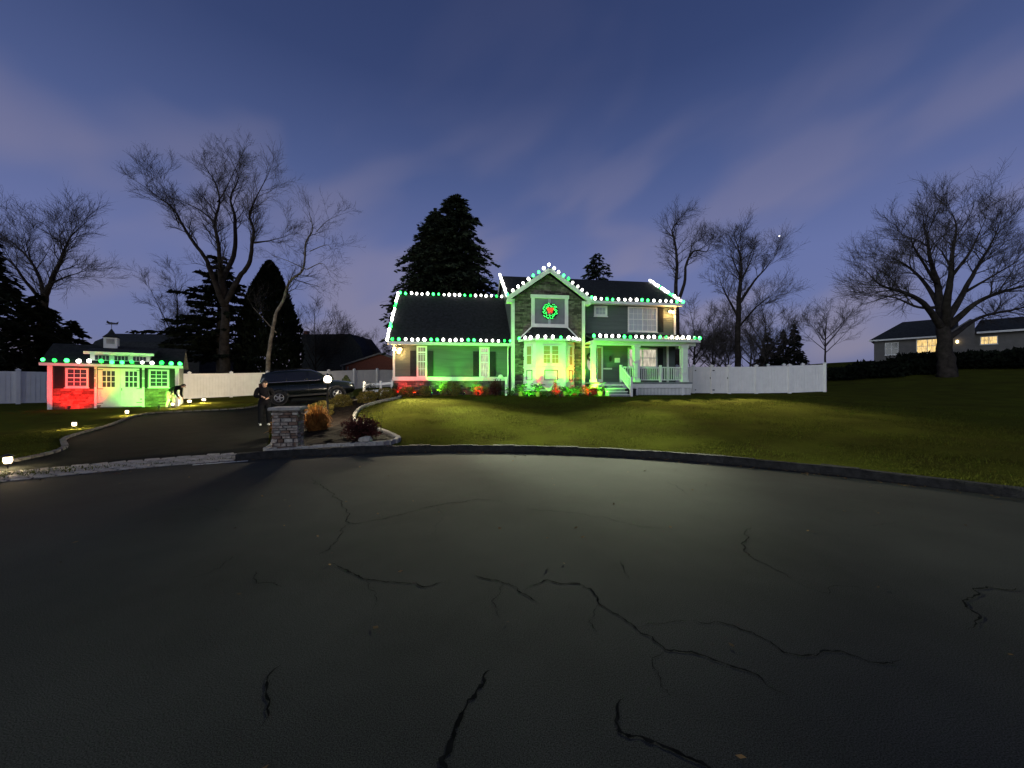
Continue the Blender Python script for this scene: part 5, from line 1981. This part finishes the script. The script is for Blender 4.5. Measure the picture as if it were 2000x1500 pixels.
# second person, bent over beside the shed
J = {'pelvis': (-.16, 0, .84, .145, .9), 'waist': (-.02, 0, .94, .135, .85), 'chest': (.17, 0, 1.03, .155, .9), 'collar': (.31, 0, 1.08, .10, .9), 'neck': (.37, 0, 1.10, .050), 'jaw': (.435, 0, 1.08, .066), 'skull': (.49, 0, 1.13, .090), 'top': (.52, 0, 1.165, .066)}
E = [('pelvis', 'waist', 'jacket'), ('waist', 'chest', 'jacket'), ('chest', 'collar', 'jacket'), ('collar', 'neck', 'skin'), ('neck', 'jaw', 'skin'), ('jaw', 'skull', 'skin'), ('skull', 'top', 'skin')]
for s, n_ in ((1, 'l'), (-1, 'r')):
    J.update({n_ + 'hip': (-.15, s * .10, .78, .105), n_ + 'knee': (-.04 + .06 * s, s * .115, .44, .075), n_ + 'calf': (-.09 + .06 * s, s * .118, .28, .066), n_ + 'ankle': (-.12 + .06 * s, s * .12, .085, .052), n_ + 'heel': (-.14 + .06 * s, s * .12, .045, .045), n_ + 'toe': (.04 + .06 * s, s * .13, .038, .036),
              n_ + 'sh': (.27, s * .19, 1.03, .075), n_ + 'el': (.24, s * .22, .77, .058), n_ + 'wr': (.34, s * .15, .56, .040)})
    E += [('pelvis', n_ + 'hip', 'trousers_tan'), (n_ + 'hip', n_ + 'knee', 'trousers_tan'), (n_ + 'knee', n_ + 'calf', 'trousers_tan'), (n_ + 'calf', n_ + 'ankle', 'trousers_tan'), (n_ + 'ankle', n_ + 'heel', 'shoe_dark'), (n_ + 'heel', n_ + 'toe', 'shoe_dark'),
          ('collar', n_ + 'sh', 'jacket'), (n_ + 'sh', n_ + 'el', 'jacket'), (n_ + 'el', n_ + 'wr', 'jacket')]
    hand(J, E, n_, n_ + 'wr', (.45, -s * .1, -.9), (1, 0, .4), s)
x, y = at(337, 793, 19.3).xy
p2_ = person('person in dark top and tan trousers bending over beside the shed', (x, y, h(x, y) + .004), R(12), J, E, ['jacket', 'trousers_tan', 'skin', 'shoe_dark'])
head_parts(p2_, (.475, 0, 1.115), (1, 0, -.45))

# ------------------------------------------------------------------ trees


def bare_tree(label, base, stems, seed, bark='bark', twig='twig', dens=1.0, twl=1.0, spread=.9, levels=3, rmin=.006, droop=0.0, upw=.25):
    """base: foot of the trunk in world space. stems: lists of (dx, dy, dz, radius) from the foot; finer branches grow from them."""
    rnd = random.Random(seed)
    root = empty('bare_tree', base)
    tr, tw = MB(), MB()

    def limb(p, d, ln, r_, lev):
        n_ = 5 if lev < 1 else 4 if lev == 1 else 3 if lev == 2 else 2
        pts, rad = [p], [r_]
        dd = d.copy()
        for i in range(n_):
            dd = (dd + Vector((rnd.gauss(0, .16), rnd.gauss(0, .16), rnd.gauss(0, .10) + upw * .14 - droop * .1))).normalized()
            p = p + dd * (ln / n_)
            pts.append(p)
            rad.append(max(rmin * .6, r_ * (1 - .85 * (i + 1) / n_)))
        tw.tube(pts, rad, 5 if lev == 0 else 3, False)
        if lev >= levels:
            return
        kids = int((7 if lev == 0 else 6.5 if lev == 1 else 5) * dens)
        for k in range(kids):
            t = .22 + .78 * (k + rnd.random()) / kids
            i = min(int(t * n_), n_ - 1)
            f = t * n_ - i
            c = pts[i].lerp(pts[i + 1], f)
            ax = (pts[i + 1] - pts[i]).normalized()
            o = ax.orthogonal().normalized()
            o.rotate(Matrix.Rotation(rnd.uniform(0, 6.283), 3, ax))
            nd = (ax * rnd.uniform(.6, 1.0) + o * rnd.uniform(.45, 1.0) * spread + Vector((0, 0, upw * .5 - droop))).normalized()
            limb(c, nd, ln * rnd.uniform(.38, .62), max(rmin, rad[i] * .5), lev + 1)

    for st in stems:
        line = smooth_line(st, 5)
        pts = [Vector(q[:3]) for q in line]
        rad = [q[3] * .74 for q in line]
        for i in range(1, len(pts) - 1):
            pts[i] = pts[i] + Vector((rnd.gauss(0, .10 * rad[i]), rnd.gauss(0, .10 * rad[i]), 0))
        tr.tube(pts, rad, 8 if rad[0] > .15 else 6, True)
        tot = sum((pts[i + 1] - pts[i]).length for i in range(len(pts) - 1))
        nk = int(max(5, tot * 1.25) * dens)
        for k in range(nk):
            t = .35 + .65 * (k + rnd.random()) / nk
            i = min(int(t * (len(pts) - 1)), len(pts) - 2)
            c = pts[i].lerp(pts[i + 1], rnd.random())
            if rad[i] > .24:
                continue
            ax = (pts[i + 1] - pts[i]).normalized()
            o = ax.orthogonal().normalized()
            o.rotate(Matrix.Rotation(rnd.uniform(0, 6.283), 3, ax))
            nd = (ax * rnd.uniform(.5, 1.0) + o * rnd.uniform(.5, 1.0) * spread + Vector((0, 0, upw * .5 - droop))).normalized()
            limb(c, nd, twl * rnd.uniform(1.0, 2.4), max(rmin, min(.05, rad[i] * .5)), 1)
        limb(pts[-1], (pts[-1] - pts[-2]).normalized(), twl * 1.6, rad[-1], 1)
    tr.build('trunk', bark, root, smooth=True)
    o = tw.build('crown', twig, root)
    tag(root, label, 'tree')
    return root


def pxs(base, Y, lst, k=.84):
    """limb traced at depth Y: list of (px, py, radius, depth offset)"""
    squash = lambda py: py if py > 600 else 600 - (600 - py) * k
    cx_ = lst[0][0]
    return [tuple(at(cx_ + (q[0] - cx_) * .92, squash(q[1]), Y + (q[3] if len(q) > 3 else 0)) - base) + (q[2],) for q in lst]


def foot(px, Y, dz=-.2):
    x_ = (px - 1000) / FPX * Y
    return Vector((x_, Y, h(x_, Y) + dz))


# big many stemmed tree behind the shed
Y = 33.0
b = foot(440, Y)
S = [[(440, 740, .55), (437, 660, .48), (440, 600, .40), (432, 530, .34), (428, 495, .22, -1), (425, 450, .18, -1.5), (418, 400, .13, -1.2), (428, 355, .10, -1), (418, 310, .06, 0), (395, 270, .03, 1)],
     [(440, 600, .36), (410, 520, .25, -1), (398, 487, .20, -1.5), (370, 445, .16, -2), (350, 410, .12, -2.5), (330, 372, .09, -3), (300, 345, .05, -3), (262, 315, .025, -3)],
     [(432, 540, .30), (458, 480, .24, 1), (462, 430, .20, 1), (460, 385, .16, 1.5), (452, 345, .10, 2), (468, 300, .05, 2), (455, 262, .025, 2)],
     [(440, 590, .34), (470, 530, .26, 0), (490, 500, .22, -.5), (497, 450, .17, -1), (500, 420, .14, -1), (492, 385, .11, -1.5), (508, 340, .06, -2), (530, 295, .03, -2)],
     [(497, 450, .12, -1), (530, 445, .05, -1.5), (565, 435, .02, -2)],
     [(418, 400, .10, -1.2), (385, 372, .06, -.5), (345, 352, .03, 0)], [(425, 355, .08, -1), (440, 330, .05, -2), (470, 260, .02, -3)],
     [(350, 410, .06, -2.5), (325, 345, .03, -3.5), (305, 300, .015, -4)]]
bare_tree('huge bare many stemmed tree rising over the shed and pine', b, [pxs(b, Y, s) for s in S], 101, 'bark', 'twig', 1.55, 1.05, .8, 3, .007)
# pale leaning tree
Y = 31.8
b = foot(522, Y)
S = [[(522, 735, .24), (527, 680, .20), (540, 615, .17), (556, 585, .15), (570, 540, .13, -.3), (598, 512, .11, -.6), (604, 450, .08, -.4), (618, 420, .06, 0), (612, 385, .03, .5)],
     [(618, 425, .05, 0), (640, 400, .03, .5), (668, 385, .015, 1)], [(600, 512, .06, -.6), (632, 498, .03, -1), (648, 525, .015, -1.4)], [(598, 512, .06, -.6), (565, 495, .04, 0), (530, 480, .02, .5)],
     [(605, 470, .05, -.4), (640, 455, .03, -.8), (650, 465, .015, -1)], [(540, 650, .07), (510, 620, .04, .3), (490, 600, .02, .6)]]
bare_tree('pale slender tree leaning over the fence beside the tall dark arborvitae', b, [pxs(b, Y, s) for s in S], 102, 'bark_pale', 'twig', 1.1, 1.1, .95, 3, .006)
# far left bare tree
Y = 31.0
b = foot(88, Y)
S = [[(88, 730, .40), (88, 640, .34), (86, 590, .30), (100, 545, .22, -.5), (125, 480, .14, -1), (140, 440, .07, -1), (165, 412, .03, -1)], [(86, 600, .24), (80, 545, .18, 1), (62, 500, .12, 1.5), (30, 460, .07, 2), (5, 440, .04, 2)],
     [(86, 590, .2), (50, 545, .13, -1), (20, 500, .09, -1.5), (-20, 470, .05, -2)], [(100, 545, .12, -.5), (130, 530, .07, -1), (160, 520, .03, -1.5)], [(125, 480, .10, -1), (118, 450, .05, 0), (115, 425, .02, .5)], [(80, 545, .10, 1), (55, 480, .05, .5), (45, 430, .02, 0)]]
bare_tree('bare spreading tree above the dark evergreens at the edge of the picture', b, [pxs(b, Y, s) for s in S], 103, 'bark', 'twig', 1.7, 1.15, .8, 3, .007)
# twin tree behind the porch
Y = 38.0
b = foot(1322, Y)
S = [[(1322, 730, .40), (1322, 620, .34), (1320, 560, .26), (1322, 500, .20, .5), (1318, 450, .14, 1), (1312, 420, .09, 1), (1330, 392, .03, 1)], [(1320, 600, .28), (1338, 545, .20, -.5), (1342, 500, .15, -1), (1358, 470, .10, -1), (1385, 470, .05, -1.5), (1392, 455, .02, -1.5)],
     [(1342, 500, .10, -1), (1352, 460, .05, -1), (1362, 440, .02, -1)]]
bare_tree('tall twin stemmed bare tree just beyond the porch roof', b, [pxs(b, Y, s) for s in S], 104, 'bark', 'twig', 1.5, 1.0, .9, 3, .008)
# upright tree beyond the fence
Y = 36.0
b = foot(1440, Y)
S = [[(1440, 730, .38), (1442, 640, .32), (1445, 560, .24), (1448, 500, .15, .5), (1440, 455, .05, .5)], [(1445, 590, .2), (1475, 540, .12, -1), (1500, 510, .06, -1.5), (1508, 495, .03, -1.5)], [(1442, 620, .16), (1418, 575, .10, 1), (1405, 545, .04, 1.5)],
     [(1446, 540, .14), (1465, 500, .08, 1), (1475, 470, .03, 1.5)], [(1442, 640, .14), (1480, 600, .08, .5), (1510, 575, .03, 0)], [(1446, 530, .10), (1430, 490, .05, -1), (1424, 465, .02, -1)]]
bare_tree('upright bare tree with fanned branches beyond the gates', b, [pxs(b, Y, s) for s in S], 105, 'bark', 'twig', 1.7, 1.05, .85, 3, .008)
# great spreading tree near the neighbour's house
Y = 28.5
b = foot(1845, Y)
S = [[(1848, 740, .78), (1846, 690, .62), (1842, 640, .52), (1835, 600, .36, .5), (1830, 540, .26, 1), (1815, 480, .18, 1), (1808, 420, .10, 1), (1800, 380, .04, 1)], [(1846, 640, .40), (1850, 580, .30, -1), (1858, 520, .22, -1.5), (1862, 450, .14, -1.5), (1870, 390, .07, -1), (1862, 355, .03, -1)],
     [(1840, 640, .34), (1800, 590, .22, -1), (1760, 562, .15, -2), (1715, 545, .09, -2.5), (1690, 520, .04, -3)], [(1848, 630, .36), (1885, 560, .24, 1), (1915, 490, .15, 1.5), (1945, 430, .08, 2), (1960, 385, .03, 2)],
     [(1850, 640, .34), (1910, 590, .20, -1), (1965, 560, .13, -2), (2030, 540, .07, -2.5)], [(1835, 600, .24, .5), (1800, 530, .15, 2), (1765, 490, .09, 2.5), (1735, 470, .04, 3)], [(1835, 600, .20, .5), (1790, 600, .12, 1), (1740, 575, .07, 1.5), (1690, 570, .03, 2)],
     [(1852, 660, .28), (1920, 620, .16, 2), (1990, 605, .10, 3), (2050, 590, .05, 3)], [(1858, 520, .16, -1.5), (1895, 460, .10, -2), (1915, 410, .05, -2), (1930, 370, .02, -2)], [(1830, 540, .16, 1), (1785, 450, .09, 0), (1775, 420, .04, -.5)], [(1885, 560, .16, 1), (1940, 520, .09, .5), (1995, 480, .04, 0)]]
bare_tree("great round crowned bare tree before the neighbour's lit windows", b, [pxs(b, Y, s, .74) for s in S], 106, 'bark', 'twig', 1.8, 1.2, .75, 3, .007)
random.seed(5)


def simple_stems(hgt, r_, n, lean, seed):
    q = random.Random(seed)
    st = [[(0, 0, 0, r_), (q.gauss(0, .1), 0, hgt * .3, r_ * .8), (q.gauss(0, .2), q.gauss(0, .2), hgt * .65, r_ * .45), (q.gauss(0, .4), q.gauss(0, .4), hgt * .95, r_ * .1)]]
    for k in range(n):
        a = q.uniform(0, 6.28)
        z0_ = hgt * q.uniform(.12, .5)
        l_ = lean * hgt * q.uniform(.7, 1.2)
        st.append([(0, 0, z0_, r_ * .5), (math.cos(a) * l_ * .45, math.sin(a) * l_ * .45, z0_ + hgt * .18, r_ * .32), (math.cos(a) * l_, math.sin(a) * l_, min(hgt, z0_ + hgt * .42), r_ * .08)])
    return st


SMALL = [(615, 46, 10.0, .16, 7, .30, 'distant bare tree beside the tall dark arborvitae'), (660, 48, 7.5, .14, 8, .34, 'distant bushy bare tree over the brick gable'), (735, 50, 6.0, .12, 8, .4, 'low bare tree at the end of the dark gambrel roof'),
         (1352, 40, 8.5, .16, 9, .36, 'bushy bare tree behind the upper floodlight'), (1392, 41, 7.5, .15, 9, .38, 'bushy bare tree between the twin tree and the upright tree'), (1490, 40, 8.6, .15, 9, .36, 'bushy bare tree just past the upright tree'),
         (1420, 38, 5.2, .12, 9, .42, 'low bare thicket tree above the gates'), (1468, 37, 5.5, .12, 9, .42, 'low bare thicket tree beyond the fence'), (1612, 52, 7.5, .16, 8, .36, 'distant bare tree between fence and neighbour house'), (345, 44, 14, .2, 6, .2, 'faint bare tree rising behind the big pine')]
for i, (px, Y, hg, r_, n_, ln, lab) in enumerate(SMALL):
    bare_tree(lab, foot(px, Y), simple_stems(hg, r_, n_, ln, 200 + i), 300 + i, 'bark', 'twig', 1.3, 1.0, .8, 3, .009)


def conifer(label, base, hgt, rad, seed, leaf='needle', n_lev=36, per=9, clump=26, droop=.25, prof=1.0, size=.30, low=.05, name='spruce_tree'):
    g = np.random.default_rng(seed)
    root = empty(name, base)
    MB().tube([(0, 0, 0), (0, 0, hgt * .5), (0, 0, hgt * .97)], [hgt * .022, hgt * .013, .02], 8).build('trunk', 'bark', root)
    cs, ds = [], []
    br_ = MB()
    for i in range(n_lev):
        t = low + (1 - low) * i / n_lev
        R_ = rad * (1 - t) ** prof * (1 + .18 * math.sin(i * 2.1 + seed)) + .12
        for k in range(per):
            a = g.uniform(0, 6.283)
            if name == 'spruce_tree':
                t = min(.99, low + (1 - low) * (i + g.uniform(-1.2, 1.2)) / n_lev)
                t = max(0.0, t)
                R_ = rad * (1 - t) ** prof * (1 + .14 * math.sin(a * 3 + i * .35 + seed)) + .12
            ln = R_ * g.uniform(.55, 1.14)
            z0_ = hgt * (t + g.uniform(-.012, .012))
            ca, sa = math.cos(a), math.sin(a)
            br_.tube([(0, 0, z0_), (ca * ln * .5, sa * ln * .5, z0_ + .05 * ln), (ca * ln, sa * ln, z0_ - droop * ln * .6)], [.03, .02, .006], 3, False)
            m_ = max(6, int(clump * (ln / rad) ** .8))
            u = g.uniform(.12, 1.02, m_) ** .8
            x_ = ca * ln * u - sa * g.normal(0, .13, m_) * ln * (1.15 - u)
            y_ = sa * ln * u + ca * g.normal(0, .13, m_) * ln * (1.15 - u)
            z_ = z0_ + ln * (.2 * u * (1 - u) - droop * u * u) + g.normal(0, .05, m_) - .05
            cs.append(np.stack([x_, y_, z_], -1))
            d = np.stack([ca + g.normal(0, .55, m_), sa + g.normal(0, .55, m_), g.normal(-.25, .35, m_)], -1)
            ds.append(d)
    c, d = np.concatenate(cs), np.concatenate(ds)
    d /= np.linalg.norm(d, axis=1)[:, None]
    n_ = len(c)
    b_2 = np.cross(d, g.normal(size=(n_, 3)))
    b_2 /= np.linalg.norm(b_2, axis=1)[:, None]
    s = size * g.uniform(.5, 1.3, n_)[:, None]
    v = np.stack([c - d * s * .4, c + b_2 * s * .22, c + d * s * .7, c - b_2 * s * .22], 1).reshape(-1, 3)
    i_ = np.arange(n_)[:, None] * 4
    big_mesh('crown', v, np.concatenate([i_ + np.array([[0, 1, 2]]), i_ + np.array([[0, 2, 3]])]), leaf, root)
    b = br_.build('branches', 'bark', root)
    b['kind'] = 'stuff'
    tag(root, label, 'tree')
    return root


conifer('tall dark spruce behind the low wing, taller of the joined pair', foot(890, 37), 19.2, 6.8, 61, n_lev=54, per=14, clump=85, droop=.22, size=.42, prof=.60, low=.30)
conifer('dark spruce behind the low wing, shorter of the joined pair', foot(850, 37.5), 17.8, 6.4, 62, n_lev=50, per=14, clump=85, droop=.22, size=.42, prof=.58, low=.32)
conifer('small dark spruce tip showing over the main roof', foot(1165, 50), 17.6, 5.6, 63, n_lev=44, per=11, clump=50, droop=.12, size=.42, prof=.55)
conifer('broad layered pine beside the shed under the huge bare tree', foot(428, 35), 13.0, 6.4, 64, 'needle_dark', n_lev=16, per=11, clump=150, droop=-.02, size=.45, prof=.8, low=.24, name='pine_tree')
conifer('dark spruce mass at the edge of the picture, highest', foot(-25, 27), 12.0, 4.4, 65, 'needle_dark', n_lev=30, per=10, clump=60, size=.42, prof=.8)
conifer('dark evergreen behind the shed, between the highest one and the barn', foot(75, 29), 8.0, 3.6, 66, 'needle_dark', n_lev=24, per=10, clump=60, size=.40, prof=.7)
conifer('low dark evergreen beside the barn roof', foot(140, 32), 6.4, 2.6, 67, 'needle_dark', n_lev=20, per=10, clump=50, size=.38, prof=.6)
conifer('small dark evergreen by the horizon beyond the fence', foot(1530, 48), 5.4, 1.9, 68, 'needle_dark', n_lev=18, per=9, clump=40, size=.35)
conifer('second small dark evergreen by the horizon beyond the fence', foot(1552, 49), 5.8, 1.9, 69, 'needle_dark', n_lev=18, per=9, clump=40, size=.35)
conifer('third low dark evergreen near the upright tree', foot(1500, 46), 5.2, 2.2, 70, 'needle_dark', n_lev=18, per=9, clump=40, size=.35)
# tall arborvitae and the two small ones by the car


def arborvitae(label, base, hgt, rad, n, size, seed, leaf):
    root = empty('arborvitae', base)
    g = np.random.default_rng(seed)
    t = g.uniform(.0, 1, n)
    pr_ = np.sin(np.clip(.28 + .72 * t, 0, 1) * math.pi) ** .62 * (1 - .25 * t)
    a = g.uniform(0, 6.283, n)
    lump = 1 + .09 * np.sin(a * 5 + t * 11) + .06 * np.sin(a * 9 - t * 17)
    r_ = rad * pr_ * lump * g.uniform(.55, 1.04, n) ** .5
    c = np.stack([np.cos(a) * r_, np.sin(a) * r_, hgt * t], -1)
    d = np.stack([np.cos(a) * .5, np.sin(a) * .5, np.ones(n)], -1) + g.normal(0, .35, (n, 3))
    d /= np.linalg.norm(d, axis=1)[:, None]
    b_2 = np.cross(d, g.normal(size=(n, 3)))
    b_2 /= np.linalg.norm(b_2, axis=1)[:, None]
    s = size * g.uniform(.5, 1.3, n)[:, None]
    v = np.stack([c - d * s * .5, c + b_2 * s * .3, c + d * s * .7, c - b_2 * s * .3], 1).reshape(-1, 3)
    i_ = np.arange(n)[:, None] * 4
    big_mesh('crown', v, np.concatenate([i_ + np.array([[0, 1, 2]]), i_ + np.array([[0, 2, 3]])]), leaf, root)
    MB().tube([(0, 0, -.1), (0, 0, hgt * .8)], [hgt * .02, .02], 6).build('trunk', 'bark', root)
    tag(root, label, 'tree')


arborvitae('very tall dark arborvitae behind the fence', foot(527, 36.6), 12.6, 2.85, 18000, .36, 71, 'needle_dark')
arborvitae('small conical arborvitae just behind the lamp glow', foot(645, 25.6, 0), 1.55, .42, 2600, .10, 72, 'leaf_dark')
arborvitae('small conical arborvitae before the fence beyond the car bonnet', foot(676, 25.2, 0), 1.45, .46, 2600, .10, 73, 'leaf_dark')

# dark hedge on the bank towards the neighbour
hg = []
for i, (px, Y, rx, rz2) in enumerate(((1640, 33, 2.4, 0.63), (1700, 32, 2.6, 0.80), (1765, 31.5, 2.4, 0.80), (1800, 35, 2.6, 0.80), (1885, 32, 2.8, 0.88), (1950, 31, 2.8, 0.92), (2010, 30, 2.8, 0.97), (1590, 36, 2.2, 0.59), (1545, 37, 2.2, 0.59), (1490, 36.5, 2.2, 0.63), (1430, 35, 2.0, 0.63), (1375, 34.5, 2.0, 0.63))):
    x_ = (px - 1000) / FPX * Y
    names = ('dark bank shrub nearest the end of the gated fence', 'dark bank shrub below the gable end of the neighbour house', "dark bank shrub below the neighbour's lit window", "dark bank shrub behind the great tree's trunk", "dark bank shrub beside the great tree's trunk", "dark bank shrub below the neighbour's far window", 'dark bank shrub at the edge of the picture',
             'dark shrub behind the end corner of the gated fence', 'dark shrub behind the second last fence panel', 'dark shrub behind the middle panel of the gated fence', 'dark shrub behind the gates', 'dark shrub behind the fence beside the porch')
    shrub(names[i], x_, Y, (rx, rx * .8, rz2), rz2 * .6, .30, 2600, 'needle_dark', 400 + i, group='dark shrubs on the bank', shell=.3)

# ------------------------------------------------------------------ neighbouring buildings
barn = empty('barn', at(170, 755, 42), R(6))
barn.location.z = h(barn.location.x, barn.location.y)
bw_ = 11.5
zr = 1.6 + 112 * 42 / FPX - barn.location.z
MB().prism([(0, 0), (bw_, 0), (bw_, zr * .55), (0, zr * .55)], 0, 7).build('wall', 'barn_wall', barn)
bb = MB()
bb.slab([(-.3, -.3, zr * .5), (bw_ + .3, -.3, zr * .5), (bw_ + .3, 1.2, zr * .82), (-.3, 1.2, zr * .82)], .12)
bb.slab([(-.3, 1.2, zr * .82), (bw_ + .3, 1.2, zr * .82), (bw_ + .3, 3.5, zr), (-.3, 3.5, zr)], .12)
bb.slab([(-.3, 3.501, zr), (bw_ + .3, 3.501, zr), (bw_ + .3, 7.3, zr * .5), (-.3, 7.3, zr * .5)], .12)
bb.build('roof', 'shingle', barn)
MB().box(4, 5.4, -.04, -.005, 1.0, 2.4).build('window', 'window_glass', barn)
tag(barn, 'long dark roofed building behind the shed', 'building')
bn2 = empty('barn', at(588, 755, 47), R(-4))
bn2.location.z = h(bn2.location.x, bn2.location.y)
zr = 1.6 + 102 * 47 / FPX - bn2.location.z
bb = MB()
bb.prism([(0, 0), (8.2, 0), (8.2, zr * .45), (7.6, zr * .75), (6.3, zr), (0, zr)], 0, 6).build('roof', 'shingle', bn2)
MB().box(.3, 7.9, -.06, -.004, 0, zr * .35).build('wall', 'barn_wall', bn2)
MB().box(.0, .5, .5, 1.0, zr, zr + .5).build('chimney', 'brick_red', bn2)
tag(bn2, 'dark gambrel roofed building behind the car and fence', 'building')
bg_ = empty('brick_house', at(668, 755, 43), R(3))
bg_.location.z = h(bg_.location.x, bg_.location.y)
zz_ = lambda py: 1.6 + (HZ - py) * 43 / FPX - bg_.location.z
MB().prism([(.4, 0), (7.8, 0), (7.8, zz_(714)), (4.3, zz_(691)), (.9, zz_(711)), (.4, zz_(711))], 0, 6).build('wall', 'brick_red', bg_)
MB().bar((-.1, -.15, zz_(715)), (4.3, -.15, zz_(690)), .3, .16).build('rake_board', 'house_grey', bg_)
MB().bar((4.3, -.15, zz_(690)), (8.3, -.15, zz_(715)), .3, .16).build('rake_board', 'house_grey', bg_)
rb = MB()
rb.slab([(-.1, -.1, zz_(713)), (4.3, -.1, zz_(688)), (4.3, 6, zz_(688)), (-.1, 6, zz_(713))], .1)
rb.slab([(4.301, -.1, zz_(688)), (8.4, -.1, zz_(713)), (8.4, 6, zz_(713)), (4.301, 6, zz_(688))], .1)
rb.build('roof', 'shingle', bg_)
for x_ in (.15, .75):
    MB().box(x_ - .06, x_ + .06, -.3, -.18, 0, zz_(716)).build('porch_post', 'house_grey', bg_)
tag(bg_, 'red brick house gable beyond the fence', 'house')

# neighbour on the bank
nb = empty('neighbour_house', at(1707, 755, 44), R(-48))
nb.location.z = CAMZ + (HZ - 705) / FPX * 44 - .1
Lw = 6.2
za = lambda py, Y=44: CAMZ + (HZ - py) / FPX * Y - nb.location.z
ZE = za(665)
NW1, NW2 = (3.35, 5.0, .75, 2.25), (.9, 2.0, .7, 2.1)
siding('siding', 0, Lw, -1.5, ZE, 0, [NW1, NW2], nb, 'house_grey', .22)
MB().box(0, Lw, .03, 6, -2.5, ZE).build('wall', 'house_grey', nb)
rn = MB()
ZR = ZE + 2.2
rn.slab([(-.4, -.4, ZE), (Lw + .2, -.4, ZE), (Lw + .2, 3, ZR), (2.2, 3, ZR)], .12)
rn.slab([(2.2, 3.001, ZR), (Lw + .2, 3.001, ZR), (Lw + .2, 6.4, ZE), (-.4, 6.4, ZE)], .12)
rn.slab([(-.4, 6.4, ZE), (-.4, -.4, ZE), (2.2, 3, ZR)], .12)
rn.build('roof', 'shingle', nb)
MB().box(-.4, 5.6, -.5, -.41, ZE - .14, ZE + .02).build('gutter', 'white_paint', nb)
window(nb, *NW1, 0, 2, 2, (2, 1), fw=.07, glass='glow_window_far', proud=.06)
window(nb, *NW2, 0, 2, 2, (1, 1), fw=.07, proud=.06)
MB().prism([(5.7, -2.5), (7.4, -2.5), (7.4, ZE + 1.3), (7.1, ZE + 1.5), (5.7, ZE + .3)], -.7, -.05).build('cross_gable', 'house_grey', nb)
MB().box(7.4, 16, -.2, 5, -2.5, ZE + .1).build('second_wing_wall', 'house_grey', nb)
MB().slab([(7.2, -.7, ZE + .1), (16.3, -.7, ZE + .1), (16.3, 2.2, ZE + 1.6), (7.9, 2.2, ZE + 1.6)], .12).build('second_wing_roof', 'shingle', nb)
MB().box(7.5, 16.2, -.80, -.71, ZE - .06, ZE + .12).build('gutter', 'white_paint', nb)
window(nb, 7.75, 8.85, ZE - 1.15, ZE - .35, -.2, 2, 1, (2, 2), fw=.06, glass='glow_window_far', proud=.06)
nl = MB().lathe([(.05, 0), (.09, .05), (.09, .25), (.04, .30)], 8)
nl.build('wall_lamp', 'neighbour_lamp', nb, loc=(6.25, -.84, ZE - .9))
tag(nb, 'grey neighbour house on the bank with two warm lit windows', 'house')

# the bright planet over the fence
bm4 = bmesh.new()
bmesh.ops.create_icosphere(bm4, subdivisions=2, radius=2.2)
me = bpy.data.meshes.new('planet')
bm4.to_mesh(me)
bm4.free()
me.materials.append(MATS['star_glow'])
st_ = link('planet', me, None, at(1522, 461, 1200))
tag(st_, 'single bright point of light low in the dusk sky', 'planet')
